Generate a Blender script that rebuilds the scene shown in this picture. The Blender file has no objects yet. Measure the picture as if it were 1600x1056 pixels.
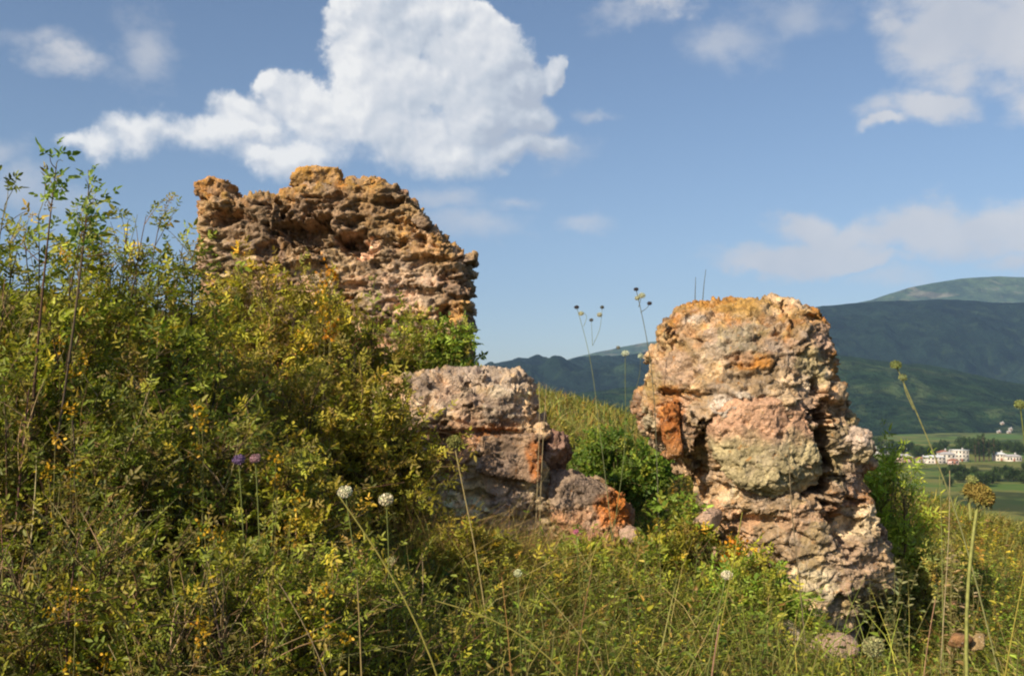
import bpy, math, random
import numpy as np
from mathutils import Vector, kdtree

# ------------------------------------------------------------------ camera, world, sun, exposure
SC = bpy.context.scene
COL = SC.collection
FP = 1556.0                       # focal length in photo pixels (35 mm lens)
PITCH = math.radians(4.1)
CAMZ = 1.5
cam = bpy.data.cameras.new('camera'); cam.lens = 35; cam.sensor_width = 36
cam.clip_start = 0.05; cam.clip_end = 40000
co = bpy.data.objects.new('camera', cam); COL.objects.link(co)
co.location = (0, 0, CAMZ); co.rotation_euler = (math.radians(90) + PITCH, 0, 0)
SC.camera = co
SC.render.resolution_x = 1024; SC.render.resolution_y = 675
SC.render.engine = 'CYCLES'
SC.cycles.filter_width = 2.1
SC.cycles.max_bounces = 6; SC.cycles.transparent_max_bounces = 6
SC.view_settings.view_transform = 'Standard'; SC.view_settings.look = 'None'
SC.view_settings.gamma = 1; SC.view_settings.exposure = 0.68
SC.view_settings.use_curve_mapping = False

SUN_DIR = Vector((-0.60, -0.66, 0.55)).normalized()     # towards the sun: left, behind the camera
SUN_EL = math.asin(SUN_DIR.z)
SUN_AZ = math.atan2(SUN_DIR.x, SUN_DIR.y)
sun = bpy.data.lights.new('sun', 'SUN'); sun.energy = 4.8; sun.angle = math.radians(0.5)
sun.color = (1.0, 0.85, 0.63)
so = bpy.data.objects.new('sun', sun); COL.objects.link(so)
so.rotation_euler = SUN_DIR.to_track_quat('Z', 'Y').to_euler()

def P(px, py, Y):
    """photo pixel at forward distance Y -> world point"""
    dx = (px - 800) / FP; dy = (528 - py) / FP
    d = (dx, math.cos(PITCH) - dy * math.sin(PITCH), math.sin(PITCH) + dy * math.cos(PITCH))
    k = Y / d[1]
    return np.array((d[0] * k, Y, CAMZ + d[2] * k))

class NT:
    def __init__(s, tree): s.t = tree; s.n = tree.nodes; s.l = tree.links
    def add(s, typ, **kw):
        n = s.n.new(typ)
        for k, v in kw.items(): setattr(n, k, v)
        return n
    def set(s, sock, v):
        if isinstance(v, bpy.types.NodeSocket): s.l.new(v, sock)
        else: sock.default_value = v
    def math(s, op, a, b=None, c=None, clamp=False):
        n = s.add('ShaderNodeMath', operation=op, use_clamp=clamp); s.set(n.inputs[0], a)
        if b is not None: s.set(n.inputs[1], b)
        if c is not None: s.set(n.inputs[2], c)
        return n.outputs[0]
    def vmath(s, op, a, b=None):
        n = s.add('ShaderNodeVectorMath', operation=op); s.set(n.inputs[0], a)
        if b is not None: s.set(n.inputs[1], b)
        return n.outputs['Value'] if op in ('LENGTH', 'DOT_PRODUCT') else n.outputs[0]
    def noise(s, vec, scale, detail=4, rough=0.5, dist=0.0, col=False, lac=2.0):
        n = s.add('ShaderNodeTexNoise'); s.set(n.inputs['Vector'], vec)
        n.inputs['Scale'].default_value = scale; n.inputs['Detail'].default_value = detail
        n.inputs['Roughness'].default_value = rough; n.inputs['Distortion'].default_value = dist
        n.inputs['Lacunarity'].default_value = lac
        return n.outputs['Color'] if col else n.outputs[0]
    def voro(s, vec, scale, feat='F1', out='Distance', rnd=1.0, smooth=None):
        n = s.add('ShaderNodeTexVoronoi', feature=feat); s.set(n.inputs['Vector'], vec)
        n.inputs['Scale'].default_value = scale; n.inputs['Randomness'].default_value = rnd
        if smooth is not None: n.inputs['Smoothness'].default_value = smooth
        return n.outputs[out]
    def ramp(s, fac, stops, interp='LINEAR'):
        n = s.add('ShaderNodeValToRGB'); s.set(n.inputs[0], fac); n.color_ramp.interpolation = interp
        e = n.color_ramp.elements
        while len(e) < len(stops): e.new(0.5)
        for i, (p, c) in enumerate(stops):
            e[i].position = p; e[i].color = (*c, 1) if len(c) == 3 else c
        return n.outputs[0]
    def mix(s, fac, a, b, mode='MIX'):
        n = s.add('ShaderNodeMix', data_type='RGBA', blend_type=mode)
        s.set(n.inputs['Factor'], fac)
        for key, v in ((6, a), (7, b)):
            if isinstance(v, tuple) and len(v) == 3: v = (*v, 1)
            s.set(n.inputs[key], v)
        return n.outputs[2]
    def mrange(s, v, a, b, c=0.0, d=1.0, interp='SMOOTHSTEP'):
        n = s.add('ShaderNodeMapRange', interpolation_type=interp)
        s.set(n.inputs[0], v)
        for i, q in enumerate((a, b, c, d)): n.inputs[i + 1].default_value = q
        return n.outputs[0]

def azel(px, py):
    p = P(px, py, 10.0) - np.array((0, 0, CAMZ))
    return math.atan2(p[0], p[1]), math.atan2(p[2], math.hypot(p[0], p[1]))

def build_world():
    w = bpy.data.worlds.new('World'); SC.world = w; w.use_nodes = True
    t = NT(w.node_tree); t.n.clear()
    out = t.add('ShaderNodeOutputWorld')
    sky = t.add('ShaderNodeTexSky', sky_type='NISHITA'); sky.sun_disc = False
    sky.sun_elevation = SUN_EL; sky.sun_rotation = SUN_AZ
    sky.air_density = 1.0; sky.dust_density = 2.2; sky.ozone_density = 1.3; sky.altitude = 900
    hs = t.add('ShaderNodeHueSaturation'); hs.inputs['Saturation'].default_value = 1.05
    t.l.new(sky.outputs[0], hs.inputs['Color'])
    b1 = t.add('ShaderNodeBackground'); t.l.new(t.mix(1.0, hs.outputs[0], (1.04, 1.0, 1.0), 'MULTIPLY'), b1.inputs[0]); b1.inputs[1].default_value = 0.077
    tc = t.add('ShaderNodeTexCoord')
    d = tc.outputs['Generated']
    # warp the viewing direction so that cloud outlines billow
    wv = t.vmath('SUBTRACT', t.noise(d, 9.0, 6, 0.62, col=True), (0.5, 0.5, 0.5))
    sc = t.add('ShaderNodeVectorMath', operation='SCALE'); t.l.new(wv, sc.inputs[0]); sc.inputs[3].default_value = 0.10
    dw = t.vmath('ADD', d, sc.outputs[0])
    def ae(v):
        s = t.add('ShaderNodeSeparateXYZ'); t.l.new(v, s.inputs[0])
        az = t.math('ARCTAN2', s.outputs[0], s.outputs[1]); el = t.math('ARCSINE', s.outputs[2])
        c = t.add('ShaderNodeCombineXYZ'); t.l.new(az, c.inputs[0]); t.l.new(el, c.inputs[1])
        return c.outputs[0]
    def blobs(lst, k=0.25, q=None):
        cur = None
        for px, py, rx, ry, *amp in lst:
            a, e = azel(px, py)
            v = t.vmath('SUBTRACT', q, (a, e, 0))
            v = t.vmath('MULTIPLY', v, (FP / rx, FP / ry, 0))
            f = t.math('SUBTRACT', 1.0, t.vmath('LENGTH', v))
            if amp: f = t.math('ADD', f, amp[0])
            cur = f if cur is None else t.math('SMOOTH_MAX', cur, f, k)
        return cur
    cum = [(560, 80, 70, 90), (640, 40, 70, 60), (700, 30, 45, 50), (540, 30, 35, 40), (600, 130, 110, 90), (720, 110, 100, 90), (780, 90, 70, 60),
           (820, 130, 55, 50), (872, 118, 28, 34), (450, 150, 80, 55), (420, 130, 40, 40), (500, 190, 120, 70), (640, 210, 130, 60), (380, 205, 90, 45),
           (290, 215, 90, 40), (220, 215, 80, 35), (150, 222, 70, 24), (110, 218, 40, 18), (450, 250, 80, 40), (760, 190, 100, 60), (800, 235, 90, 30),
           (850, 238, 60, 24), (470, 160, 90, 70), (380, 178, 80, 45), (320, 205, 90, 40), (740, 60, 70, 50), (610, 20, 90, 60), (830, 190, 60, 50), (400, 245, 70, 28), (700, 235, 90, 40)]
    def scaled(v, f):
        n = t.add('ShaderNodeVectorMath', operation='SCALE'); t.l.new(v, n.inputs[0]); n.inputs[3].default_value = f; return n.outputs[0]
    def field(d):
        w1 = t.vmath('SUBTRACT', t.noise(d, 9.0, 6, 0.60, col=True), (0.5, 0.5, 0.5)); dw = t.vmath('ADD', d, scaled(w1, .085))
        w2 = t.vmath('SUBTRACT', t.noise(d, 40.0, 4, 0.6, col=True), (0.5, 0.5, 0.5)); dv = t.vmath('ADD', t.vmath('ADD', d, scaled(w1, .04)), scaled(w2, .016))
        f = blobs(cum, .25, ae(dw))
        puff = None
        for sc, am in ((8.5, .60), (19.0, .30), (44.0, .13), (95.0, .06)):
            p = t.math('MULTIPLY', t.math('SUBTRACT', 0.42, t.voro(dv, sc, 'SMOOTH_F1', smooth=0.35)), am)
            puff = p if puff is None else t.math('ADD', puff, p)
        soft = t.math('ADD', t.math('MULTIPLY', puff, .62), t.math('MULTIPLY', t.noise(dv, 16.0, 5, .5), .30))
        puff = t.math('ADD', puff, t.math('MULTIPLY', t.math('SUBTRACT', t.noise(d, 60.0, 6, .68), 0.5), .34))
        return t.math('ADD', f, puff), t.math('ADD', t.math('MULTIPLY', f, .20), soft), dw
    fa, ha, dw = field(d)
    _, hb, _d = field(t.vmath('ADD', d, (-0.0050, 0.0, 0.0068)))
    q = ae(dw)
    sq = t.add('ShaderNodeSeparateXYZ'); t.l.new(q, sq.inputs[0])
    low = t.mrange(sq.outputs[1], azel(800, 265)[1], azel(800, 120)[1], 0.75, 0.24)
    aA = t.math('DIVIDE', t.math('ADD', fa, 0.02), low, clamp=True)
    aA = t.math('MULTIPLY', t.math('MULTIPLY', aA, aA), t.math('SUBTRACT', 3.0, t.math('MULTIPLY', aA, 2.0)))
    wis = [(115, 97, 75, 46, -.15), (1030, 8, 80, 28, 0), (1480, 40, 110, 90, .1), (1400, 30, 60, 40, -0.1), (1560, 70, 90, 80, 0.1),
           (1490, 130, 60, 50), (1450, 185, 75, 32, 0.1), (1390, 210, 40, 14, -0.05), (1600, 20, 80, 60, .1), (1260, 350, 60, 30, 0.25), (1340, 362, 70, 28, .15), (1430, 362, 100, 36, 0.3), (1520, 348, 90, 34, 0.25),
           (1260, 404, 110, 24, .5), (1190, 416, 60, 13, .35), (1345, 413, 65, 14, .4), (1580, 375, 60, 30, .1), (1590, 410, 50, 24),
           (1650, 150, 90, 60, 0)]
    thin = [(225, 80, 45, 60, .25), (980, 30, 60, 18, .25), (1235, 22, 80, 30, .25), (1140, 78, 70, 34, .25), (690, 303, 66, 22, .25), (810, 312, 50, 16, .25), (740, 352, 100, 28, .25), (925, 355, 50, 16, .25), (930, 185, 28, 10, .25), (60, 300, 80, 34, .25), (10, 235, 30, 24, .25), (880, 240, 60, 22, .25), (1390, 440, 70, 16, .25), (60, 50, 70, 20, .1)]
    f2 = blobs(wis, 0.15, q)
    mp = t.add('ShaderNodeMapping'); t.l.new(d, mp.inputs[0]); mp.inputs['Scale'].default_value = (1, 1, 1.7)
    n2 = t.noise(mp.outputs[0], 15.0, 8, 0.58)
    fb = t.math('ADD', f2, t.math('MULTIPLY', t.math('SUBTRACT', n2, 0.5), 2.3))
    aB = t.math('MULTIPLY', t.mrange(fb, -0.08, 0.85), 0.88)
    f3 = t.math('ADD', blobs(thin, 0.15, q), t.math('MULTIPLY', t.math('SUBTRACT', t.noise(mp.outputs[0], 22.0, 7, 0.62), 0.5), 2.2))
    aB = t.math('MAXIMUM', aB, t.math('MULTIPLY', t.mrange(f3, -0.15, 1.5), 0.55))
    dif = t.math('SUBTRACT', ha, hb)
    big = t.math('SUBTRACT', t.noise(d, 7.0, 4, .5), .5)
    s = t.add('ShaderNodeSeparateXYZ'); t.l.new(q, s.inputs[0])
    a0, e0 = azel(800, 220); a1, e1 = azel(540, 120)
    gx, gy = a0 - a1, e0 - e1; gl = gx * gx + gy * gy
    g = t.math('ADD', t.math('MULTIPLY', t.math('SUBTRACT', s.outputs[0], a1), gx / gl), t.math('MULTIPLY', t.math('SUBTRACT', s.outputs[1], e1), gy / gl))
    g = t.math('MULTIPLY', g, 1.0, clamp=True)
    br = t.math('ADD', t.math('MULTIPLY', dif, 4.4), t.math('SUBTRACT', 0.80, t.math('MULTIPLY', g, 0.50)))  # sunlit and shaded sides of the clouds painted into the sky colour
    br = t.math('ADD', br, t.math('MULTIPLY', big, 1.3), clamp=True)
    cc = t.ramp(br, [(0.0, (0.46, 0.50, 0.58)), (0.3, (0.57, 0.61, 0.67)), (0.65, (0.73, 0.74, 0.765)), (1.0, (0.92, 0.905, 0.88))])
    b2 = t.add('ShaderNodeBackground'); t.l.new(cc, b2.inputs[0]); b2.inputs[1].default_value = .67
    cb = t.ramp(t.math('ADD', t.math('MULTIPLY', big, 2.0), 0.55, clamp=True), [(0, (0.42, 0.46, 0.54)), (.6, (0.66, 0.65, 0.66)), (1, (0.80, 0.77, 0.74))])
    b3 = t.add('ShaderNodeBackground'); t.l.new(cb, b3.inputs[0]); b3.inputs[1].default_value = .69
    m1 = t.add('ShaderNodeMixShader'); t.l.new(aB, m1.inputs[0]); t.l.new(b1.outputs[0], m1.inputs[1]); t.l.new(b3.outputs[0], m1.inputs[2])
    m2 = t.add('ShaderNodeMixShader'); t.l.new(aA, m2.inputs[0]); t.l.new(m1.outputs[0], m2.inputs[1]); t.l.new(b2.outputs[0], m2.inputs[2])
    t.l.new(m2.outputs[0], out.inputs[0])
    w.cycles.sampling_method = 'MANUAL'; w.cycles.sample_map_resolution = 512
build_world()

# ------------------------------------------------------------------ numpy noise
def _hash(ix, iy, iz, seed):
    h = (ix.astype(np.uint32) * np.uint32(374761393) + iy.astype(np.uint32) * np.uint32(668265263) +
         iz.astype(np.uint32) * np.uint32(2147483647 - 7919) + np.uint32((seed * 1274126177) & 0xffffffff))
    h ^= h >> np.uint32(13); h *= np.uint32(1274126177); h ^= h >> np.uint32(16); h *= np.uint32(2246822519); h ^= h >> np.uint32(15)
    return h
def vnoise(p, seed=0):
    i = np.floor(p).astype(np.int64); f = p - i; u = f * f * f * (f * (f * 6 - 15) + 10)
    r = 0
    for a in (0, 1):
        for b in (0, 1):
            for c in (0, 1):
                h = _hash(i[:, 0] + a, i[:, 1] + b, i[:, 2] + c, seed)
                g0 = (h & 1023) / 511.5 - 1; g1 = ((h >> 10) & 1023) / 511.5 - 1; g2 = ((h >> 20) & 1023) / 511.5 - 1
                v = g0 * (f[:, 0] - a) + g1 * (f[:, 1] - b) + g2 * (f[:, 2] - c)
                r = r + v * (u[:, 0] if a else 1 - u[:, 0]) * (u[:, 1] if b else 1 - u[:, 1]) * (u[:, 2] if c else 1 - u[:, 2])
    return r
def fbm(p, oct=4, seed=0, gain=0.5):
    r = 0; a = 1.0
    for k in range(oct):
        r = r + a * vnoise(p * (2.03 ** k) + 17.3 * k, seed + k); a *= gain
    return r
def worley(p, seed=0):
    i = np.floor(p).astype(np.int64)
    f1 = np.full(len(p), 9.0); f2 = np.full(len(p), 9.0); idh = np.zeros(len(p))
    for a in (-1, 0, 1):
        for b in (-1, 0, 1):
            for c in (-1, 0, 1):
                h = _hash(i[:, 0] + a, i[:, 1] + b, i[:, 2] + c, seed)
                q = np.stack([(h & 1023) / 1023., ((h >> 10) & 1023) / 1023., ((h >> 20) & 1023) / 1023.], 1)
                dd = np.sqrt((((i + (a, b, c)) + q - p) ** 2).sum(1))
                n = dd < f1
                f2 = np.where(n, f1, np.minimum(f2, dd)); idh = np.where(n, (h % 997) / 997., idh); f1 = np.where(n, dd, f1)
    return f1, f2, idh
def facets(p, seed=0):
    """chipped stone: every Voronoi cell is a plane of its own tilt"""
    i = np.floor(p).astype(np.int64); f1 = np.full(len(p), 9.0); best = np.zeros((len(p), 3)); hh = np.zeros(len(p), np.uint32)
    for a in (-1, 0, 1):
        for b in (-1, 0, 1):
            for c in (-1, 0, 1):
                h = _hash(i[:, 0] + a, i[:, 1] + b, i[:, 2] + c, seed)
                q = i + (a, b, c) + np.stack([(h & 1023) / 1023., ((h >> 10) & 1023) / 1023., ((h >> 20) & 1023) / 1023.], 1) - p
                dd = (q ** 2).sum(1); n = dd < f1; best[n] = q[n]; hh[n] = h[n]; f1 = np.where(n, dd, f1)
    g = np.stack([((hh >> 3) & 255) / 127.5 - 1, ((hh >> 11) & 255) / 127.5 - 1, ((hh >> 19) & 255) / 127.5 - 1], 1)
    return (best * g).sum(1) + (((hh >> 7) & 255) / 255. - .5) * .5
def sstep(a, b, x):
    t = np.clip((x - a) / (b - a), 0, 1); return t * t * (3 - 2 * t)
def norm(v): return v / np.maximum(np.linalg.norm(v, axis=-1, keepdims=True), 1e-9)

# ------------------------------------------------------------------ mesh helpers
def mesh_np(name, V, F, col=None, smooth=False):
    V = np.asarray(V, np.float32); F = np.asarray(F, np.int32)
    me = bpy.data.meshes.new(name); n, k = F.shape
    me.vertices.add(len(V)); me.vertices.foreach_set('co', V.ravel())
    me.loops.add(n * k); me.loops.foreach_set('vertex_index', F.ravel())
    me.polygons.add(n); me.polygons.foreach_set('loop_start', np.arange(0, n * k, k, dtype=np.int32))
    me.update(calc_edges=True)
    if col is not None: set_col(me, col)
    if smooth: me.polygons.foreach_set('use_smooth', np.ones(n, bool))
    return me
def set_col(me, col):
    a = me.color_attributes.new('col', 'FLOAT_COLOR', 'POINT')
    c = np.ones((len(col), 4), np.float32); c[:, :3] = col; a.data.foreach_set('color', c.ravel())
def link(name, me, mat, parent=None):
    if mat and not me.materials: me.materials.append(mat)
    o = bpy.data.objects.new(name, me); COL.objects.link(o)
    if parent: o.parent = parent
    return o
def tag(o, label, cat, group=None):
    o['label'] = label; o['category'] = cat
    if group: o['group'] = group
    return o
def empty(name, loc=(0, 0, 0), label=None, cat=None, group=None):
    o = bpy.data.objects.new(name, None); COL.objects.link(o); o.location = tuple(float(v) for v in loc)
    if label: tag(o, label, cat, group)
    return o
def kind(o, k): o['kind'] = k; return o
class Acc:
    """collects vertex / face / colour arrays of one mesh"""
    def __init__(s): s.V = []; s.F = []; s.C = []; s.n = 0
    def add(s, V, F, C):
        V = np.asarray(V, float).reshape(-1, 3); C = np.asarray(C, float)
        if C.ndim == 1: C = np.tile(C, (len(V), 1))
        s.V.append(V); s.F.append(np.asarray(F) + s.n); s.C.append(C); s.n += len(V)
    def build(s, name, mat, parent=None, origin=None, smooth=False):
        V = np.concatenate(s.V); o0 = np.zeros(3) if origin is None else np.asarray(origin)
        return link(name, mesh_np(name, V - o0, np.concatenate(s.F), np.concatenate(s.C), smooth), mat, parent)
def tubes(paths, r0, r1, sides=4):
    """paths (n,k,3) -> quads; r0, r1 scalar or (n,)"""
    paths = np.asarray(paths, float); n, k, _ = paths.shape
    T = norm(np.gradient(paths, axis=1)); ref = np.where(np.abs(T[..., 2:3]) > 0.9, np.array([1., 0, 0]), np.array([0, 0, 1.]))
    A = norm(np.cross(T, ref)); B = np.cross(T, A)
    t = np.linspace(0, 1, k)[None, :, None]
    r0 = np.broadcast_to(np.asarray(r0, float), (n,))[:, None, None]; r1 = np.broadcast_to(np.asarray(r1, float), (n,))[:, None, None]
    R = (r0 * (1 - t) + r1 * t)[..., None]
    an = np.arange(sides) / sides * 2 * np.pi
    ring = A[:, :, None] * np.cos(an)[None, None, :, None] + B[:, :, None] * np.sin(an)[None, None, :, None]
    V = (paths[:, :, None] + ring * R).reshape(-1, 3)
    i, j, s_ = np.meshgrid(np.arange(n), np.arange(k - 1), np.arange(sides), indexing='ij')
    b = i * k * sides + j * sides; s2 = (s_ + 1) % sides
    F = np.stack([b + s_, b + s2, b + sides + s2, b + sides + s_], -1).reshape(-1, 4)
    return V, F
def leaves(A, D, N, L, W, fold=0.25, droop=0.15):
    """leaf blades: two quads each, folded on the midrib, ovate outline"""
    D = norm(D); S = norm(np.cross(D, N)); N = np.cross(S, D)
    L = np.asarray(L, float)[:, None] * np.ones((len(A), 1)); W = np.asarray(W, float)[:, None] * np.ones((len(A), 1))
    def pt(y, x, up): return A + D * L * y + S * W * x + N * (W * fold * abs(x) * 2 + up * L)
    V = np.stack([pt(0, 0, 0), pt(.3, -.5, 0), pt(.72, -.36, -droop * .5), pt(1, 0, -droop), pt(.72, .36, -droop * .5), pt(.3, .5, 0)], 1)
    b = np.arange(len(A))[:, None] * 6
    F = np.concatenate([b + np.array([0, 3, 2, 1]), b + np.array([0, 5, 4, 3])])
    return V.reshape(-1, 3), F
def blades(A, D, L, W, bend, rng, seg=4):
    """grass blades: curved strips tapering to a tip"""
    n = len(A); t = np.linspace(0, 1, seg + 1)
    side = norm(np.cross(D, np.array([0, 0, 1.])) + rng.normal(0, .3, (n, 3)))
    B = norm(rng.normal(0, 1, (n, 3)) * (1, 1, 0.0)) * np.asarray(bend)[:, None]
    Q = A[:, None] + (D[:, None] * t[None, :, None] + B[:, None] * (t ** 2)[None, :, None] - np.array([0, 0, 1.]) * (np.asarray(bend)[:, None, None] * .35 * (t ** 3)[None, :, None])) * np.asarray(L)[:, None, None]
    w = np.asarray(W)[:, None, None] * (1 - t ** 1.6 * .92)[None, :, None] * side[:, None]
    V = np.stack([Q - w / 2, Q + w / 2], 2).reshape(-1, 3)
    i, j = np.meshgrid(np.arange(n), np.arange(seg), indexing='ij'); b = i * (seg + 1) * 2 + j * 2
    F = np.stack([b, b + 1, b + 3, b + 2], -1).reshape(-1, 4)
    return V, F
def pick(rng, pal, n, cj=.07):
    """n colours out of a weighted palette [(weight, rgb)] with jitter"""
    w = np.array([p[0] for p in pal], float); w /= w.sum(); c = np.array([p[1] for p in pal])
    r = c[rng.choice(len(pal), n, p=w)]
    return np.clip(r * np.exp(rng.normal(0, .22, (n, 1))) * np.exp(rng.normal(0, cj, (n, 3))), 0, 1)

# ------------------------------------------------------------------ materials
def mat(name): 
    m = bpy.data.materials.new(name); m.use_nodes = True; t = NT(m.node_tree)
    return m, t, t.n['Principled BSDF'], t.n['Material Output']
def mat_leaf(name, trans=0.35, rough=0.5, tint=(1.25, 1.3, 0.6)):
    m, t, b, o = mat(name)
    a = t.add('ShaderNodeAttribute', attribute_name='col').outputs['Color']
    g = t.add('ShaderNodeNewGeometry').outputs['Position']
    v = t.mrange(t.noise(g, 60, 3), 0.3, 0.7, 0.8, 1.2)
    c = t.vmath('MULTIPLY', a, t.add('ShaderNodeCombineXYZ').outputs[0]) if False else t.mix(1.0, a, v, 'MULTIPLY')
    t.l.new(c, b.inputs['Base Color']); b.inputs['Roughness'].default_value = rough
    b.inputs['Specular IOR Level'].default_value = 0.32
    tr = t.add('ShaderNodeBsdfTranslucent'); t.l.new(t.mix(1.0, c, tint, 'MULTIPLY'), tr.inputs[0])
    mx = t.add('ShaderNodeMixShader'); mx.inputs[0].default_value = trans
    t.l.new(b.outputs[0], mx.inputs[1]); t.l.new(tr.outputs[0], mx.inputs[2]); t.l.new(mx.outputs[0], o.inputs[0])
    return m
def mat_attr(name, rough=0.8, spec=0.2, bump=0.0, bscale=80):
    m, t, b, o = mat(name)
    a = t.add('ShaderNodeAttribute', attribute_name='col').outputs['Color']
    g = t.add('ShaderNodeTexCoord').outputs['Object']
    n = t.noise(g, bscale, 4, .6)
    t.l.new(t.mix(1.0, a, t.mrange(n, .25, .75, .7, 1.25), 'MULTIPLY'), b.inputs['Base Color'])
    b.inputs['Roughness'].default_value = rough; b.inputs['Specular IOR Level'].default_value = spec
    if bump:
        bp = t.add('ShaderNodeBump'); bp.inputs['Distance'].default_value = bump; t.l.new(n, bp.inputs['Height']); t.l.new(bp.outputs[0], b.inputs['Normal'])
    return m
def mat_stone():
    m, t, b, o = mat('weathered_stone')
    a = t.add('ShaderNodeAttribute', attribute_name='col').outputs['Color']
    g = t.add('ShaderNodeTexCoord').outputs['Object']
    wv = t.noise(g, 6, 3, col=True)
    gw = t.vmath('ADD', g, t.vmath('MULTIPLY', wv, (0.12, 0.12, 0.12)))
    n1 = t.noise(gw, 11, 6, .62); n2 = t.noise(g, 55, 5, .65); n3 = t.noise(gw, 3.2, 5, .6)
    c = t.mix(1.0, a, t.mrange(n1, .25, .75, .62, 1.35), 'MULTIPLY')
    c = t.mix(1.0, c, t.mrange(n2, .25, .75, .70, 1.28), 'MULTIPLY')
    # pale mortar grains, dark pits, grey-brown weathering
    vg = t.voro(g, 48); c = t.mix(t.mrange(vg, .24, .12, 0, .45), c, (.62, .52, .44))
    n5 = t.noise(t.vmath('ADD', g, (9, 3, 1)), 27, 4, .7); c = t.mix(t.mrange(n5, .58, .70, 0, .5), c, (.11, .08, .06))
    n6 = t.noise(t.vmath('ADD', gw, (4, 7, 2)), 7, 7, .72); c = t.mix(t.mrange(n6, .54, .66, 0, .4), c, (.20, .155, .11))
    c = t.mix(t.mrange(n3, .55, .68, 0, .38), c, (.50, .40, .34))
    # specks of lichen
    n7 = t.noise(t.vmath('ADD', gw, (1, 5, 8)), 19, 6, .7); c = t.mix(t.mrange(n7, .60, .68, 0, .75), c, (.40, .17, .035))
    n8 = t.noise(t.vmath('ADD', gw, (6, 1, 3)), 15, 6, .7); c = t.mix(t.mrange(n8, .62, .70, 0, .6), c, (.22, .21, .09))
    t.l.new(c, b.inputs['Base Color']); b.inputs['Roughness'].default_value = .92; b.inputs['Specular IOR Level'].default_value = .15
    h = t.math('ADD', t.math('MULTIPLY', n2, .5), t.math('MULTIPLY', t.noise(g, 140, 4, .7), .35))
    h = t.math('SUBTRACT', h, t.math('MULTIPLY', t.mrange(vg, .5, .1), -.25))
    h = t.math('ADD', h, t.math('MULTIPLY', n1, 1.1))
    bp = t.add('ShaderNodeBump'); bp.inputs['Distance'].default_value = .022; bp.inputs['Strength'].default_value = 1.0
    t.l.new(h, bp.inputs['Height']); t.l.new(bp.outputs[0], b.inputs['Normal'])
    return m
M_STONE = mat_stone()
M_LEAF = mat_leaf('leaf'); M_GRASS = mat_leaf('grass_blade', .3, .55); M_TREE = mat_leaf('tree_leaf', .2, .7)
M_WOOD = mat_attr('bark', .9, .1); M_STEM = mat_attr('green_stem', .6, .3); M_HEAD = mat_attr('flower_head', .85, .1, .002, 300)
def mat_flat(name, c, rough=.8, var=.15, scale=.5):
    m, t, b, o = mat(name); g = t.add('ShaderNodeNewGeometry').outputs['Position']
    n = t.noise(g, scale, 5, .6)
    t.l.new(t.mix(1.0, (*c, 1), t.mrange(n, .3, .7, 1 - var, 1 + var), 'MULTIPLY'), b.inputs['Base Color'])
    b.inputs['Roughness'].default_value = rough; return m
M_WHITE = mat_flat('white_plaster', (.50, .46, .40), var=.25, scale=.4); M_PINK = mat_flat('pink_plaster', (.6, .42, .38)); M_ROOFW = mat_flat('pale_sheet_roof', (.62, .64, .64))
M_ROOFR = mat_flat('red_tile_roof', (.30, .13, .08)); M_ROOFG = mat_flat('grey_roof', (.38, .37, .37)); M_PANE = mat_flat('window_pane', (.04, .05, .06), .2)
M_CREAM = mat_flat('cream_plaster', (.34, .31, .25))

# ------------------------------------------------------------------ terrain
CP = [(0, 0, 0), (-3, 0, .15), (3, 0, -.1), (0, -6, -.3), (-6, -6, 0), (6, -6, -.5), (-12, 0, 1.0), (12, 0, -1.2),
      (0, 3, .12), (-3, 3, .35), (3, 3, -.12), (2.3, 6.2, -.2), (1.0, 6.3, .22), (0, 7, .40), (-.8, 7, .6), (-3.2, 5, .75), (-3.5, 8, 1.25), (-1.5, 9.5, 1.2), (-5, 9.5, 1.6),
      (.4, 9, .8), (1.2, 10, .45), (2.5, 9, .15), (4.2, 9, -.15), (3.6, 6, -.22), (6.8, 13, -.35), (3.6, 14, .05), (0, 14, 1.0), (-8, 14, 2.4),
      (1.3, 40, 1.9), (5.1, 40, 1.25), (8, 40, .1), (16, 40, -2.3), (-12, 40, 5.0), (9, 22, -.9), (20, 22, -4), (26, 45, -7), (0, 24, 1.5),
      (0, 70, -3), (15, 70, -7), (-20, 70, 2), (40, 80, -14), (-30, 20, 7), (30, 10, -8), (0, -30, -3), (-40, -20, 4), (40, -20, -8)]
CPa = np.array(CP, float)
_D = np.linalg.norm(CPa[:, None, :2] - CPa[None, :, :2], axis=2)
_n = len(CPa); _A = np.zeros((_n + 3, _n + 3)); _A[:_n, :_n] = _D; _A[:_n, _n] = 1; _A[:_n, _n + 1:] = CPa[:, :2]; _A[_n:, :_n] = _A[:_n, _n:].T
_w = np.linalg.solve(_A, np.concatenate([CPa[:, 2], [0, 0, 0]]))
def gz(x, y):
    x = np.atleast_1d(np.asarray(x, float)).ravel(); y = np.atleast_1d(np.asarray(y, float)).ravel()
    r = np.hypot(x, y); k = np.minimum(1, 90 / np.maximum(r, 1)); xs, ys = x * k, y * k
    z = np.empty(len(x))
    for s in range(0, len(x), 20000):
        sl = slice(s, s + 20000)
        d = np.hypot(xs[sl, None] - CPa[None, :, 0], ys[sl, None] - CPa[None, :, 1])
        z[sl] = d @ _w[:_n] + _w[_n] + _w[_n + 1] * xs[sl] + _w[_n + 2] * ys[sl]
    t = sstep(50, 330, r)
    p = np.stack([x, y, 0 * x], 1)
    z = z * (1 - t) - 35 * t
    z += fbm(p * .9, 3, 3) * .07 * (1 - t) + fbm(p * .12, 3, 9) * .5 * sstep(12, 50, r) * (1 - t) + fbm(p * .004, 3, 5) * 3.0 * sstep(300, 900, r)
    return z
def gz1(x, y): return float(gz(x, y)[0])

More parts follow.
